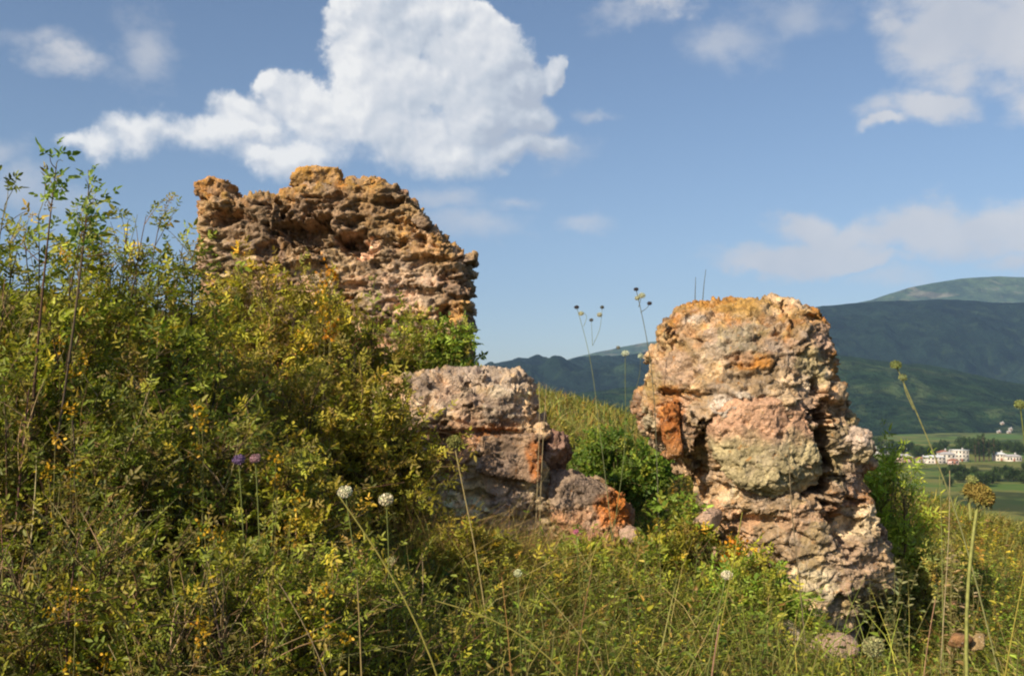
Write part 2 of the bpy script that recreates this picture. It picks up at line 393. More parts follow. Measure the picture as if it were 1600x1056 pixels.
def build_ground():
    rr = np.concatenate([[0.0], np.geomspace(.4, 9000, 330)]); na = 420
    # finer angular spacing ahead of the camera
    a = np.concatenate([np.linspace(-.62, .62, 260, endpoint=False), np.linspace(.62, 2 * np.pi - .62, na - 260, endpoint=False)])
    R, A = np.meshgrid(rr, a, indexing='ij')
    X = R * np.sin(A); Y = R * np.cos(A); Z = gz(X.ravel(), Y.ravel()).reshape(X.shape)
    V = np.stack([X, Y, Z], -1).reshape(-1, 3)
    i, j = np.meshgrid(np.arange(len(rr) - 1), np.arange(na), indexing='ij'); j2 = (j + 1) % na
    F = np.stack([i * na + j, (i + 1) * na + j, (i + 1) * na + j2, i * na + j2], -1).reshape(-1, 4)
    m, t, b, o = mat('meadow_ground')
    g = t.add('ShaderNodeNewGeometry').outputs['Position']
    n1 = t.noise(g, .9, 6, .6); n2 = t.noise(g, 14, 5, .6); n3 = t.noise(g, .06, 5, .55); n4 = t.noise(g, .012, 8, .68)
    near = t.mix(t.mrange(n1, .4, .6), (.045, .045, .014), (.09, .07, .025))
    near = t.mix(t.mrange(n2, .45, .62, 0, .7), near, (.12, .095, .04))
    mid = t.mix(t.mrange(n3, .38, .6), (.075, .095, .022), (.19, .15, .045))
    mid = t.mix(t.mrange(t.noise(g, .35, 5, .65), .52, .64, 0, .7), mid, (.035, .05, .014))
    far = t.mix(t.mrange(n4, .4, .58), (.08, .15, .03), (.17, .17, .05))
    far = t.mix(t.mrange(t.noise(g, .02, 5, .6), .52, .6, 0, .8), far, (.02, .035, .014))
    d = t.vmath('LENGTH', g)
    c = t.mix(t.mrange(d, 9, 22), near, mid); c = t.mix(t.mrange(d, 120, 320), c, far)
    t.l.new(c, b.inputs['Base Color']); b.inputs['Roughness'].default_value = .95; b.inputs['Specular IOR Level'].default_value = .1
    bp = t.add('ShaderNodeBump'); bp.inputs['Distance'].default_value = .1; t.l.new(t.noise(g, 6, 6, .7), bp.inputs['Height']); t.l.new(bp.outputs[0], b.inputs['Normal'])
    kind(link('ground', mesh_np('ground', V, F, smooth=True), m), 'structure')
build_ground()

def mat_mountain(name, c1, c2, c3, s):
    m, t, b, o = mat(name); g = t.add('ShaderNodeNewGeometry').outputs['Position']
    n = t.noise(g, s, 6, .6, .4); n2 = t.noise(g, s * 9, 5, .7)
    c = t.mix(t.mrange(n, .42, .56), c1, c2); c = t.mix(t.mrange(t.noise(g, s * 2.2, 6, .62, .8), .56, .66, 0, .8), c, c3)
    c = t.mix(1.0, c, t.mrange(n2, .3, .7, .5, 1.5), 'MULTIPLY')
    c = t.mix(t.mrange(t.noise(g, s * 5, 8, .7, 1.2), .57, .61, 0, .55), c, c3)
    t.l.new(c, b.inputs['Base Color']); b.inputs['Roughness'].default_value = .95; b.inputs['Specular IOR Level'].default_value = .05
    bp = t.add('ShaderNodeBump'); bp.inputs['Distance'].default_value = 30; bp.inputs['Strength'].default_value = 1.0
    t.l.new(n2, bp.inputs['Height']); t.l.new(bp.outputs[0], b.inputs['Normal'])
    return m
def ridge(name, pts, Yr, front, back, m, amp, seed):
    """a mountain range as a height field: crest follows pts (photo px) at distance Yr"""
    az = np.array([azel(*p)[0] for p in pts]); H = np.array([(P(p[0], p[1], Yr)[2]) for p in pts])
    na, nr = 900, 200
    A = np.linspace(-1.0, 0.95, na); h = np.interp(A, az, H)
    R = np.linspace(Yr - front, Yr + back, nr); 
    AA, RR = np.meshgrid(A, R, indexing='xy')
    X = RR * np.tan(np.clip(AA, -1.2, 1.2)); Yv = RR
    t = np.where(RR < Yr, (RR - Yr + front) / front, 1 - (RR - Yr) / back)
    prof = np.where(RR < Yr, t ** 1.25, np.clip(t, 0, 1) ** .8)
    p = np.stack([X, Yv, 0 * X], -1).reshape(-1, 3)
    n = fbm(p / 900., 7, seed, .56).reshape(X.shape)
    rg = (1 - np.abs(fbm(p / 700. + 3, 4, seed + 20)).reshape(X.shape) * 2)
    Z = -60 + (h[None, :] + 60) * prof + (n * 1.1 + (rg - .6) * .5) * amp * np.sin(np.pi * np.clip(prof, 0, 1) ** 1.0) ** .8 + n * amp * .10 * prof
    V = np.stack([X, Yv, Z], -1).reshape(-1, 3)
    i, j = np.meshgrid(np.arange(nr - 1), np.arange(na - 1), indexing='ij')
    F = np.stack([i * na + j, i * na + j + 1, (i + 1) * na + j + 1, (i + 1) * na + j], -1).reshape(-1, 4)
    kind(link(name, mesh_np(name, V, F, smooth=True), m), 'structure'); return V, F
HILL = ridge('forested_foothills', [(-600, 640), (400, 630), (700, 628), (800, 622), (950, 608), (1100, 585), (1290, 553), (1400, 568), (1500, 588), (1600, 604), (2400, 640)], 2100, 950, 700,
      mat_mountain('foothill_forest', (.012, .028, .013), (.022, .044, .017), (.055, .078, .030), .0035), 75, 41)
ridge('dark_mountain', [(-600, 610), (500, 600), (700, 592), (800, 574), (900, 562), (1000, 548), (1150, 505), (1285, 473), (1340, 471), (1420, 469), (1500, 467), (1600, 474), (1900, 490), (2400, 560)], 3900, 1500, 700,
      mat_mountain('shaded_mountain_forest', (.006, .013, .010), (.009, .019, .012), (.028, .048, .022), .0016), 190, 7)  # dark conifers, colour lowered further for the cloud shadow on this ridge
ridge('far_mountain', [(-600, 600), (700, 590), (850, 572), (930, 550), (1000, 536), (1100, 522), (1250, 492), (1360, 468), (1420, 448), (1500, 434), (1560, 430), (1620, 432), (1750, 438), (2400, 500)], 6600, 1600, 1200,
      mat_mountain('alpine_slope', (.035, .06, .03), (.06, .09, .04), (.16, .15, .11), .0013), 150, 15)

# ------------------------------------------------------------------ ruins
def poly_sd(poly, X, Z):
    """signed distance to polygon (positive inside)"""
    n = len(poly); d = np.full(X.shape, 1e9); ins = np.zeros(X.shape, bool)
    for i in range(n):
        x1, z1 = poly[i]; x2, z2 = poly[(i + 1) % n]; ex, ez = x2 - x1, z2 - z1
        t = np.clip(((X - x1) * ex + (Z - z1) * ez) / (ex * ex + ez * ez + 1e-12), 0, 1)
        d = np.minimum(d, np.hypot(X - x1 - t * ex, Z - z1 - t * ez))
        c = ((z1 > Z) != (z2 > Z)) & (X < ex * (Z - z1) / (z2 - z1 + 1e-12) + x1); ins ^= c
    return np.where(ins, d, -d)
import bmesh
def _ico(sub):
    bm = bmesh.new(); bmesh.ops.create_icosphere(bm, subdivisions=sub, radius=1)
    bm.verts.ensure_lookup_table(); V = np.array([v.co[:] for v in bm.verts]); F = np.array([[v.index for v in f.verts] for f in bm.faces]); bm.free(); return V, F
ICO2 = _ico(2); ICO3 = _ico(3)
def rock_verts(rng, c, size, rot, ico=ICO3, planes=13, sharp=.72, box=False):
    V, F = ico; N = norm(rng.normal(0, 1, (planes, 3))); dd = rng.uniform(sharp, 1.0, planes)
    if box:
        N = np.concatenate([N, norm(np.concatenate([np.eye(3), -np.eye(3)]) + rng.normal(0, .08, (6, 3)))]); dd = np.concatenate([np.maximum(dd, .98) + .12, rng.uniform(.72, .85, 6)])
    dots = V @ N.T; r = np.min(np.where(dots > .05, dd / np.maximum(dots, .05), 9), axis=1); r = np.minimum(r, 1.35 if box else 1.15)
    return (V * r[:, None] * np.array(size)) @ rot.T + c, F
def rot_rand(rng, tilt):
    a = rng.normal(0, tilt, 3); a[2] = rng.uniform(0, 6.28) if tilt > .6 else rng.normal(0, .5)
    cx, sx, cy, sy, cz, sz = math.cos(a[0]), math.sin(a[0]), math.cos(a[1]), math.sin(a[1]), math.cos(a[2]), math.sin(a[2])
    return np.array([[cz, -sz, 0], [sz, cz, 0], [0, 0, 1]]) @ np.array([[cy, 0, sy], [0, 1, 0], [-sy, 0, cy]]) @ np.array([[1, 0, 0], [0, cx, -sx], [0, sx, cx]])
def remesh(V, F, voxel):
    me = mesh_np('tmp', V, F); o = bpy.data.objects.new('tmp', me); COL.objects.link(o)
    md = o.modifiers.new('r', 'REMESH'); md.mode = 'VOXEL'; md.voxel_size = voxel; md.adaptivity = 0
    dg = bpy.context.evaluated_depsgraph_get(); ev = o.evaluated_get(dg); m2 = bpy.data.meshes.new_from_object(ev)
    bpy.data.objects.remove(o); bpy.data.meshes.remove(me)
    return m2
def mesh_arrays(me):
    n = len(me.vertices); V = np.empty(n * 3, np.float32); me.vertices.foreach_get('co', V)
    N = np.empty(n * 3, np.float32); me.vertices.foreach_get('normal', N) 
    return V.reshape(-1, 3).astype(float), N.reshape(-1, 3).astype(float)
STONE_PAL = [(5, (.43, .31, .21)), (3, (.37, .275, .19)), (3, (.48, .36, .255)), (1.6, (.44, .28, .19)), (1.6, (.28, .21, .15)), (1.4, (.52, .43, .34)), (1.4, (.38, .31, .19)), (.9, (.45, .24, .11))]
ORANGE = (.50, .22, .045); OCHRE = (.42, .25, .07); RUST = (.40, .15, .045); PINK = (.46, .32, .24); WHITE = (.62, .55, .48); MOSS = (.30, .26, .10); DARK = (.13, .10, .085); GREY = (.34, .30, .27); PALE = (.56, .44, .35)
def masonry(name, outline, Y, thick, size, voxel, seed, patches=(), hollows=(), flat=.7, parent=None, tilt=.35, pal=STONE_PAL, top_lichen=0., round_=1.0, extra=(), gain=1.0, loose=.5, cav=0.0, amp=1.0, core=1.0, front_bias=0.):
    """rubble masonry: polygonal stones packed in the outline, fused with mortar, worn and pitted"""
    rng = np.random.default_rng(seed)
    poly = [(lambda p: (p[0], p[2]))(P(px, py, Y)) for px, py in outline]
    pa = np.array(poly); x0, z0 = pa.min(0); x1, z1 = pa.max(0)
    sx, sy, sz = size
    C = []; S3 = []
    for yy in np.arange(-thick / 2, thick / 2 + .01, sy * .8):
        z = z0
        while z < z1:
            hz = sz * rng.uniform(.6, 1.55); x = x0 - rng.uniform(0, sx)
            while x < x1:
                wx = sx * rng.uniform(.45, 1.6) * (1 if hz > sz * .9 else 1.15)
                C.append((x + wx / 2, yy + rng.normal(0, .16) * sy, z + hz / 2 + rng.normal(0, .10) * sz)); S3.append((wx, sy * rng.uniform(.8, 1.2), hz)); x += wx
            z += hz
    C = np.array(C); S3 = np.array(S3)
    s = poly_sd(poly, C[:, 0], C[:, 2])
    dm = min(.5 * thick * round_, .45 * (x1 - x0)); 
    half = thick / 2 * np.sqrt(np.clip(1 - (1 - np.clip((s) / dm, 0, 1)) ** 2, 0, 1))
    keep = (s > sz * .30) & (np.abs(C[:, 1]) < np.maximum(half - sy * .25, sy * .3)); C = C[keep]; s = s[keep]; half = half[keep]; S3 = S3[keep]
    Vs, Fs, n0 = [], [], 0
    def addm(V, F):
        nonlocal n0
        Vs.append(V); Fs.append(F + n0); n0 += len(V)
    for k, c in enumerate(C):
        if rng.random() > loose: continue
        lim = max(.35, min(1, (s[k] + sz * .15) / (S3[k, 0] * .5)))
        V, F = rock_verts(rng, c, S3[k] * (.66 * lim, .62, .66), rot_rand(rng, tilt), ICO3, 9, .66, box=(rng.random() < .55))
        addm(V, F)
    # solid body of the masonry: a closed pillow shape, worn flat in front and behind
    g = .016; cx = np.arange(x0 - g, x1 + 2 * g, g); cz = np.arange(z0 - g, z1 + 2 * g, g); CX, CZ = np.meshgrid(cx, cz, indexing='ij')
    sd = poly_sd(poly, CX, CZ); nx, nz = CX.shape
    hf = thick / 2 * np.sqrt(np.clip(1 - (1 - np.clip(sd / dm, 0, 1)) ** 2, 0, 1)) + .002
    fr = np.stack([CX, -hf, CZ], -1).reshape(-1, 3); bk = np.stack([CX, hf, CZ], -1).reshape(-1, 3); nb = len(fr)
    ins = sd > .02; cell = ins[:-1, :-1] & ins[1:, :-1] & ins[:-1, 1:] & ins[1:, 1:]; ii, jj = np.nonzero(cell); q0 = ii * nz + jj
    Q = [np.stack([q0, q0 + nz, q0 + nz + 1, q0 + 1], 1), np.stack([q0 + 1, q0 + nz + 1, q0 + nz, q0], 1) + nb]
    pad = np.pad(cell, 1)
    for di, dj, ea, eb in ((-1, 0, 1, 0), (1, 0, nz, nz + 1), (0, -1, 0, nz), (0, 1, nz + 1, 1)):
        e = ~pad[ii + 1 + di, jj + 1 + dj]; u = q0[e] + ea; v = q0[e] + eb; Q.append(np.stack([v, u, u + nb, v + nb], 1))
    Q = np.concatenate(Q); bodyT = np.concatenate([Q[:, [0, 1, 2]], Q[:, [0, 2, 3]]]); used_ = np.unique(bodyT); mp_ = np.zeros(2 * nb, int); mp_[used_] = np.arange(len(used_))
    addm(np.concatenate([fr, bk])[used_], mp_[bodyT])
    for (px, py, dy, sz3, sd3) in extra:
        r2 = np.random.default_rng(sd3); q = P(px, py, Y); V, F = rock_verts(r2, np.array([q[0], dy, q[2]]), sz3, rot_rand(r2, .25), ICO3, 14)
        addm(V, F)
    me = remesh(np.concatenate(Vs), np.concatenate(Fs), voxel)
    V, N = mesh_arrays(me)
    W = V + (seed * 1.7, 3.1, 0)
    # hollows and bulges first
    for hx, hy, rx, ry, dep in hollows:
        q = P(hx, hy, Y); u = (V[:, 0] - q[0]) / (rx / FP * Y); v = (V[:, 2] - q[2]) / (ry / FP * Y)
        wob = fbm(W * np.array([6, 6, 11]), 5, seed + 5, .65) * .95
        k = sstep(1.25, .45, np.sqrt(u * u + v * v) + wob) * sstep(.1, -.05, V[:, 1])
        V[:, 1] += k * dep
    f1, f2, _ = worley(W * np.array([1, 1, 1.15]) / (min(size) * .62), seed)
    f1b, f2b, idb = worley(W / .045 + vnoise(W * 20)[:, None] * .4, seed + 3)
    Wj = W + np.stack([vnoise(W * 7, 4), vnoise(W * 7, 5), vnoise(W * 7, 6)], 1) * .05
    sc1 = np.array(size) * 1.0; sc2 = np.array(size) * .42
    e1, e2, _ = worley(Wj / sc1, seed + 51); g1, g2, _ = worley(Wj / sc2, seed + 52)
    rough = sstep(-.35, .35, fbm(W * 2.4 + 9, 2, seed + 71))
    d = fbm(W * 2.2, 2, seed) * .06 * amp + facets(Wj / sc1, seed + 51) * .050 * amp + facets(Wj / sc2, seed + 52) * .030 * amp * (.35 + .8 * rough)
    rid = 1 - np.abs(fbm(Wj * np.array([4, 4, 9]), 4, seed + 73, .55)) * 2.2; d += (rid - .5) * .028 * amp
    d -= sstep(.09, .0, e2 - e1) * .034 * sstep(-.05, .3, fbm(W * 4 + 5, 2, seed + 61) + .1) + sstep(.10, .0, g2 - g1) * .012 * rough
    d += facets(Wj / .03, seed + 53) * .010 + facets(Wj / .016, seed + 54) * .004 + fbm(W * 34, 3, seed + 11) * .005
    pit = fbm(W * 7 + 31, 3, seed + 21); d -= sstep(.34, .50, pit) * .06 * amp
    pit = fbm(W * 19 + 11, 2, seed + 25); d -= sstep(.34, .46, pit) * .024
    if cav: d -= sstep(.10, .34, fbm(Wj * np.array([3.2, 3.2, 8.5]) + 3, 4, seed + 81, .55)) * cav + sstep(.16, .4, fbm(Wj * np.array([8, 8, 17]) + 7, 3, seed + 83)) * cav * .4
    d -= np.clip(-poly_sd(poly, V[:, 0], V[:, 2]) - .005, 0, .12) * .75
    V += N * d[:, None]
    # colour per stone
    kd = kdtree.KDTree(len(C)); [kd.insert(c, i) for i, c in enumerate(C)]; kd.balance()
    cc = pick(rng, pal, len(C), .03) * gain * np.array((1.05, 1.0, .86)); Wn = V + np.stack([vnoise(W * 9, 1), vnoise(W * 9, 2), vnoise(W * 9, 3)], 1) * .05
    idx = np.array([kd.find(p)[1] for p in Wn]); col = cc[idx]
    f = sstep(.12, .02, f2 - f1)[:, None] * .55; col = col * (1 - f) + np.array((.40, .33, .26)) * f        # mortar
    pb = np.exp((idb - .5) * .5)[:, None]; col = col * pb
    if top_lichen:
        up = sstep(.15, .75, N[:, 2] + fbm(W * 6, 3, seed + 31) * .5); near = sstep(.45, .02, poly_sd(poly, V[:, 0], V[:, 2]))
        zt = sstep(z1 - .9, z1 - .1, V[:, 2]); k = (np.clip(up * .8 + zt * near * .9, 0, 1) * top_lichen * sstep(-.25, .2, fbm(W * 8, 4, seed + 33)))[:, None]
        lc = np.where((fbm(W * 14, 3, seed + 35) > .05)[:, None], np.array(ORANGE), np.array(OCHRE)); col = col * (1 - k) + lc * k
    for hx, hy, rx, ry, c, st in patches:
        q = P(hx, hy, Y); u = (V[:, 0] - q[0]) / (rx / FP * Y); v = (V[:, 2] - q[2]) / (ry / FP * Y)
        r = np.sqrt(u * u + v * v) + fbm(W * 9, 4, seed + 41) * .75
        k = (sstep(1.1, .65, r) * st * sstep(.25, -.1, V[:, 1]) * sstep(-.5, .1, fbm(W * 25, 3, seed + 43) + .2))[:, None]
        col = col * (1 - k) + np.array(c) * np.exp(fbm(W * 18, 4, seed + 47) * .6)[:, None] * k
    me.vertices.foreach_set('co', V.astype(np.float32).ravel()); me.update()
    set_col(me, np.clip(col, 0, 1)); me.polygons.foreach_set('use_smooth', np.ones(len(me.polygons), bool))
    me.name = name
    o = link(name, me, M_STONE, parent)
    if parent is None: o.location = (0, Y, 0)
    return o
def boulder(name, px, py, Y, dy, size, rotd, seed, parent, col1, col2, voxel=.008, split=0.0, cut=13, amp=1.0, patches=(), box=False):
    rng = np.random.default_rng(seed); q = P(px, py, Y)
    r = math.radians(rotd); rot = np.array([[math.cos(r), 0, -math.sin(r)], [0, 1, 0], [math.sin(r), 0, math.cos(r)]])
    V, F = rock_verts(rng, np.zeros(3), size, rot, _ico(4), cut, .7, box=box)
    me = remesh(V, F, voxel); V, N = mesh_arrays(me); W = V + seed
    f1, f2, _ = worley(W / .09, seed)
    V += N * (fbm(W * 4, 3, seed) * .03 * amp + facets(W / np.array([.12, .12, .08]), seed + 1) * .030 * amp + facets(W / .04, seed + 8) * .011 * amp + fbm(W * 40, 3, seed + 2) * .008 - sstep(.3, .55, fbm(W * 12 + 9, 3, seed + 4)) * .03 - sstep(.12, .0, f2 - f1) * .008)[:, None]
    k = sstep(-.06, .06, V[:, 2] - split + fbm(W * 8, 3, seed + 3) * .09)[:, None]
    col = np.array(col2) * (1 - k) + np.array(col1) * k
    col = col * np.exp(fbm(W * 16, 4, seed + 6) * .45)[:, None]
    for hx, hy, rx, ry, c, st in patches:
        p = P(hx, hy, Y) - q; u = (V[:, 0] - p[0]) / (rx / FP * Y); v = (V[:, 2] - p[2]) / (ry / FP * Y)
        kk = (sstep(1.15, .6, np.sqrt(u * u + v * v) + fbm(W * 9, 3, seed + 7) * .6) * st)[:, None]; col = col * (1 - kk) + np.array(c) * np.exp(fbm(W * 22, 4, seed + 9) * .7)[:, None] * kk
    me.vertices.foreach_set('co', V.astype(np.float32).ravel()); me.update(); set_col(me, np.clip(col, 0, 1))
    me.polygons.foreach_set('use_smooth', np.ones(len(me.polygons), bool)); me.name = name
    o = link(name, me, M_STONE, parent); o.location = (q[0], dy if parent else Y, q[2]); return o

# the leaning pillar on the right
YP = 6.5
pil = empty('ruined_pillar', (0, YP, 0), 'squat leaning pillar of pinkish rubble masonry with an orange lichened top, alone at the right', 'ruin')
masonry('masonry', [(1040, 506), (1054, 482), (1082, 468), (1130, 461), (1190, 464), (1236, 468), (1262, 480), (1280, 504), (1291, 548), (1307, 598), (1323, 642), (1344, 678), (1343, 700), (1338, 740),
                    (1352, 790), (1368, 830), (1376, 870), (1390, 905), (1372, 925), (1330, 945), (1326, 1000), (1330, 1090), (1120, 1090), (1120, 900), (1120, 850), (1096, 800), (1082, 745), (1062, 730), (1036, 705), (1004, 670), (997, 630), (1010, 585), (1028, 545), (1026, 520)],
        YP, 1.25, (.22, .19, .14), .0085, 5, parent=pil, loose=.28, tilt=.7, top_lichen=.6, round_=.9, flat=.75, amp=.70, gain=1.04, cav=.022,
        patches=[(1125, 480, 75, 26, OCHRE, .8), (1100, 470, 40, 14, ORANGE, .6), (1268, 492, 26, 26, ORANGE, .85), (1140, 568, 32, 16, ORANGE, .9), (1035, 660, 18, 42, RUST, .8), (1022, 620, 20, 30, ORANGE, .5), (1255, 535, 24, 26, PINK, .9),
                 (1110, 632, 36, 20, WHITE, .75), (1070, 508, 22, 10, WHITE, .7), (1040, 580, 30, 30, PINK, .6), (1290, 585, 22, 16, ORANGE, .55), (1230, 580, 30, 30, MOSS, .55), (1265, 790, 26, 14, RUST, .5), 
                 (1120, 545, 60, 30, GREY, .5), (1230, 640, 30, 40, PINK, .5), (1310, 680, 30, 25, PALE, .5), (1010, 600, 14, 26, MOSS, .5), (1300, 740, 30, 30, PINK, .5), (1300, 860, 60, 40, PINK, .5)],
        hollows=[(1246, 695, 20, 66, .42), (1200, 742, 60, 18, .34), (1080, 700, 14, 36, .22), (1208, 500, 7, 26, .10), (1270, 640, 36, 12, .12), (1286, 800, 26, 34, .17), (1350, 790, 12, 34, .2), (1240, 600, 10, 10, .12), (1055, 618, 26, 7, .1), (1328, 665, 6, 26, .12), (1150, 800, 34, 8, .1), (1235, 505, 30, 6, .08), (1300, 640, 8, 40, .1)])
boulder('bulging_stone', 1168, 690, YP, -.52, (.36, .22, .27), -14, 12, pil, (.49, .30, .195), (.42, .35, .20), split=.05, amp=.7)
boulder('orange_stone', 1036, 668, YP, -.40, (.065, .09, .20), 4, 22, pil, RUST, (.34, .17, .07), split=-.1, box=True)
boulder('loose_stone', 1296, 692, YP, -.38, (.12, .14, .12), 10, 31, pil, PALE, (.42, .34, .2), split=-.02)
# low broken block in the middle
YM = 6.9
mid = empty('ruined_block', (0, YM, 0), 'low broken masonry block with flat grey top, between the wall and the pillar', 'ruin')
masonry('masonry', [(585, 590), (640, 580), (700, 571), (760, 569), (815, 578), (836, 598), (842, 640), (856, 668), (862, 690), (872, 722), (905, 738), (945, 758), (974, 785), (982, 815), (984, 980), (585, 980), (600, 720), (575, 640)],
        YM, 1.0, (.22, .17, .105), .009, 8, parent=mid, loose=.4, tilt=.3, round_=.8, flat=.7, amp=.8, gain=1.25, cav=.04,
        patches=[(760, 590, 90, 22, GREY, .6), (700, 620, 60, 26, PALE, .5), (650, 600, 40, 20, DARK, .5), (620, 600, 30, 20, OCHRE, .6), (760, 640, 70, 26, (.24, .16, .13), .6), (712, 700, 36, 50, (.46, .22, .12), .6), (800, 600, 30, 16, GREY, .6), (700, 745, 30, 16, WHITE, .5), (790, 765, 40, 30, GREY, .5), (900, 820, 60, 40, (.42, .22, .12), .7), (960, 810, 24, 36, (.5, .2, .05), .7)],
        hollows=[(705, 676, 18, 14, .15), (775, 672, 50, 6, .09), (740, 765, 36, 8, .09), (700, 660, 12, 10, .1)])
boulder('dark_stone', 800, 708, YM, -.44, (.25, .16, .17), -3, 44, mid, (.34, .23, .15), (.28, .19, .13), patches=[(832, 712, 14, 34, RUST, .95), (748, 712, 10, 30, PALE, .7), (790, 700, 22, 30, DARK, .5)], box=True)
boulder('red_stone', 858, 704, YM, -.20, (.12, .14, .16), 0, 47, mid, (.27, .16, .12), (.30, .18, .12))
boulder('lower_stone', 916, 800, YM, -.30, (.34, .22, .25), -26, 48, mid, (.34, .25, .18), (.46, .25, .14), split=.05, patches=[(955, 785, 36, 32, (.60, .20, .035), .92), (900, 760, 44, 18, DARK, .6), (890, 830, 36, 26, (.42, .2, .12), .6)])
# the wall at the back
YW = 9.4
wal = empty('ruined_wall', (0, YW, 0), 'tall crumbling wall of layered brown and ochre stones with a dark hollow, rising behind the thicket at the left', 'ruin')
masonry('masonry', [(322, 304), (348, 302), (376, 304), (384, 308), (420, 304), (462, 300), (470, 290), (548, 286), (585, 282), (612, 292), (640, 312), (668, 345), (700, 376), (730, 400), (741, 425), (738, 450), (741, 480), (738, 520), (741, 570), (745, 700), (326, 700), (326, 560), (330, 470), (323, 430), (320, 380), (320, 330)],
        YW, .85, (.24, .2, .085), .0115, 6, parent=wal, loose=.85, tilt=.16, round_=.35, flat=.62, top_lichen=.9, amp=.92, gain=1.12,
        pal=[(4, (.36, .25, .17)), (3, (.30, .21, .145)), (3, (.42, .30, .21)), (1.5, (.24, .165, .115)), (1.2, (.46, .36, .29)), (1.2, (.44, .25, .09)), (1, (.42, .27, .20))],
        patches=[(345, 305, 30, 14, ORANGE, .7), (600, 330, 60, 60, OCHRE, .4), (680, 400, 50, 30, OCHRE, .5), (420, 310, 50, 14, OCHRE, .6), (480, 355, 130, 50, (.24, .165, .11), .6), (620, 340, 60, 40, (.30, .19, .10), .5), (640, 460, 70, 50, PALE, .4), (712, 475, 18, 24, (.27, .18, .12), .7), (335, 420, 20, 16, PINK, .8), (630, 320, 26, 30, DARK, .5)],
        cav=.10, hollows=[(490, 374, 52, 26, .42), (560, 388, 34, 16, .34), (372, 350, 20, 11, .22), (620, 330, 26, 10, .18), (700, 500, 12, 16, .15)])
boulder('capstone', 505, 288, YW, -.12, (.26, .30, .11), 0, 61, wal, (.46, .25, .065), (.40, .24, .09), voxel=.011, box=True)
boulder('corner_stone', 350, 306, YW, -.20, (.19, .26, .085), 0, 63, wal, (.44, .23, .07), (.34, .20, .10), voxel=.011, box=True)
boulder('end_stone', 727, 412, YW, -.16, (.14, .24, .055), 8, 65, wal, (.36, .24, .12), (.22, .16, .12), voxel=.011, box=True)
boulder('slanted_stone', 655, 352, YW, -.20, (.18, .25, .075), -42, 69, wal, (.38, .25, .12), (.26, .18, .12), voxel=.011, box=True)

# ------------------------------------------------------------------ shrubs
LEAF_GAIN = 1.9
def unit(rng, n): return norm(rng.normal(0, 1, (n, 3)))
def bez(a, b, c, k):
    t = np.linspace(0, 1, k)[None, :, None]; return a[:, None] * (1 - t) ** 2 + b[:, None] * 2 * t * (1 - t) + c[:, None] * t ** 2
PAL_ROSE = [(5, (.115, .125, .016)), (3, (.17, .175, .022)), (3, (.06, .075, .012)), (.9, (.27, .235, .03)), (.4, (.38, .27, .03)), (1.9, (.17, .10, .03))]
PAL_OLIVE = [(5, (.15, .13, .018)), (3, (.215, .18, .024)), (2.5, (.075, .075, .014)), (.8, (.32, .24, .03)), (2.2, (.15, .09, .03)), (.35, (.42, .22, .03))]
PAL_GREEN = [(5, (.095, .13, .018)), (3, (.15, .185, .026)), (2, (.055, .08, .014)), (1.2, (.26, .23, .035)), (1.2, (.17, .11, .03))]
PAL_DARK = [(5, (.06, .07, .012)), (3, (.105, .11, .016)), (2, (.035, .04, .012)), (1, (.22, .19, .03)), (2.4, (.12, .07, .028)), (.5, (.30, .22, .03))]  # dark leaves, with some of the thicket's low shade put into the colour
PAL_YEL = [(4, (.20, .17, .022)), (3, (.38, .26, .025)), (2, (.10, .11, .02)), (1, (.46, .22, .02))]
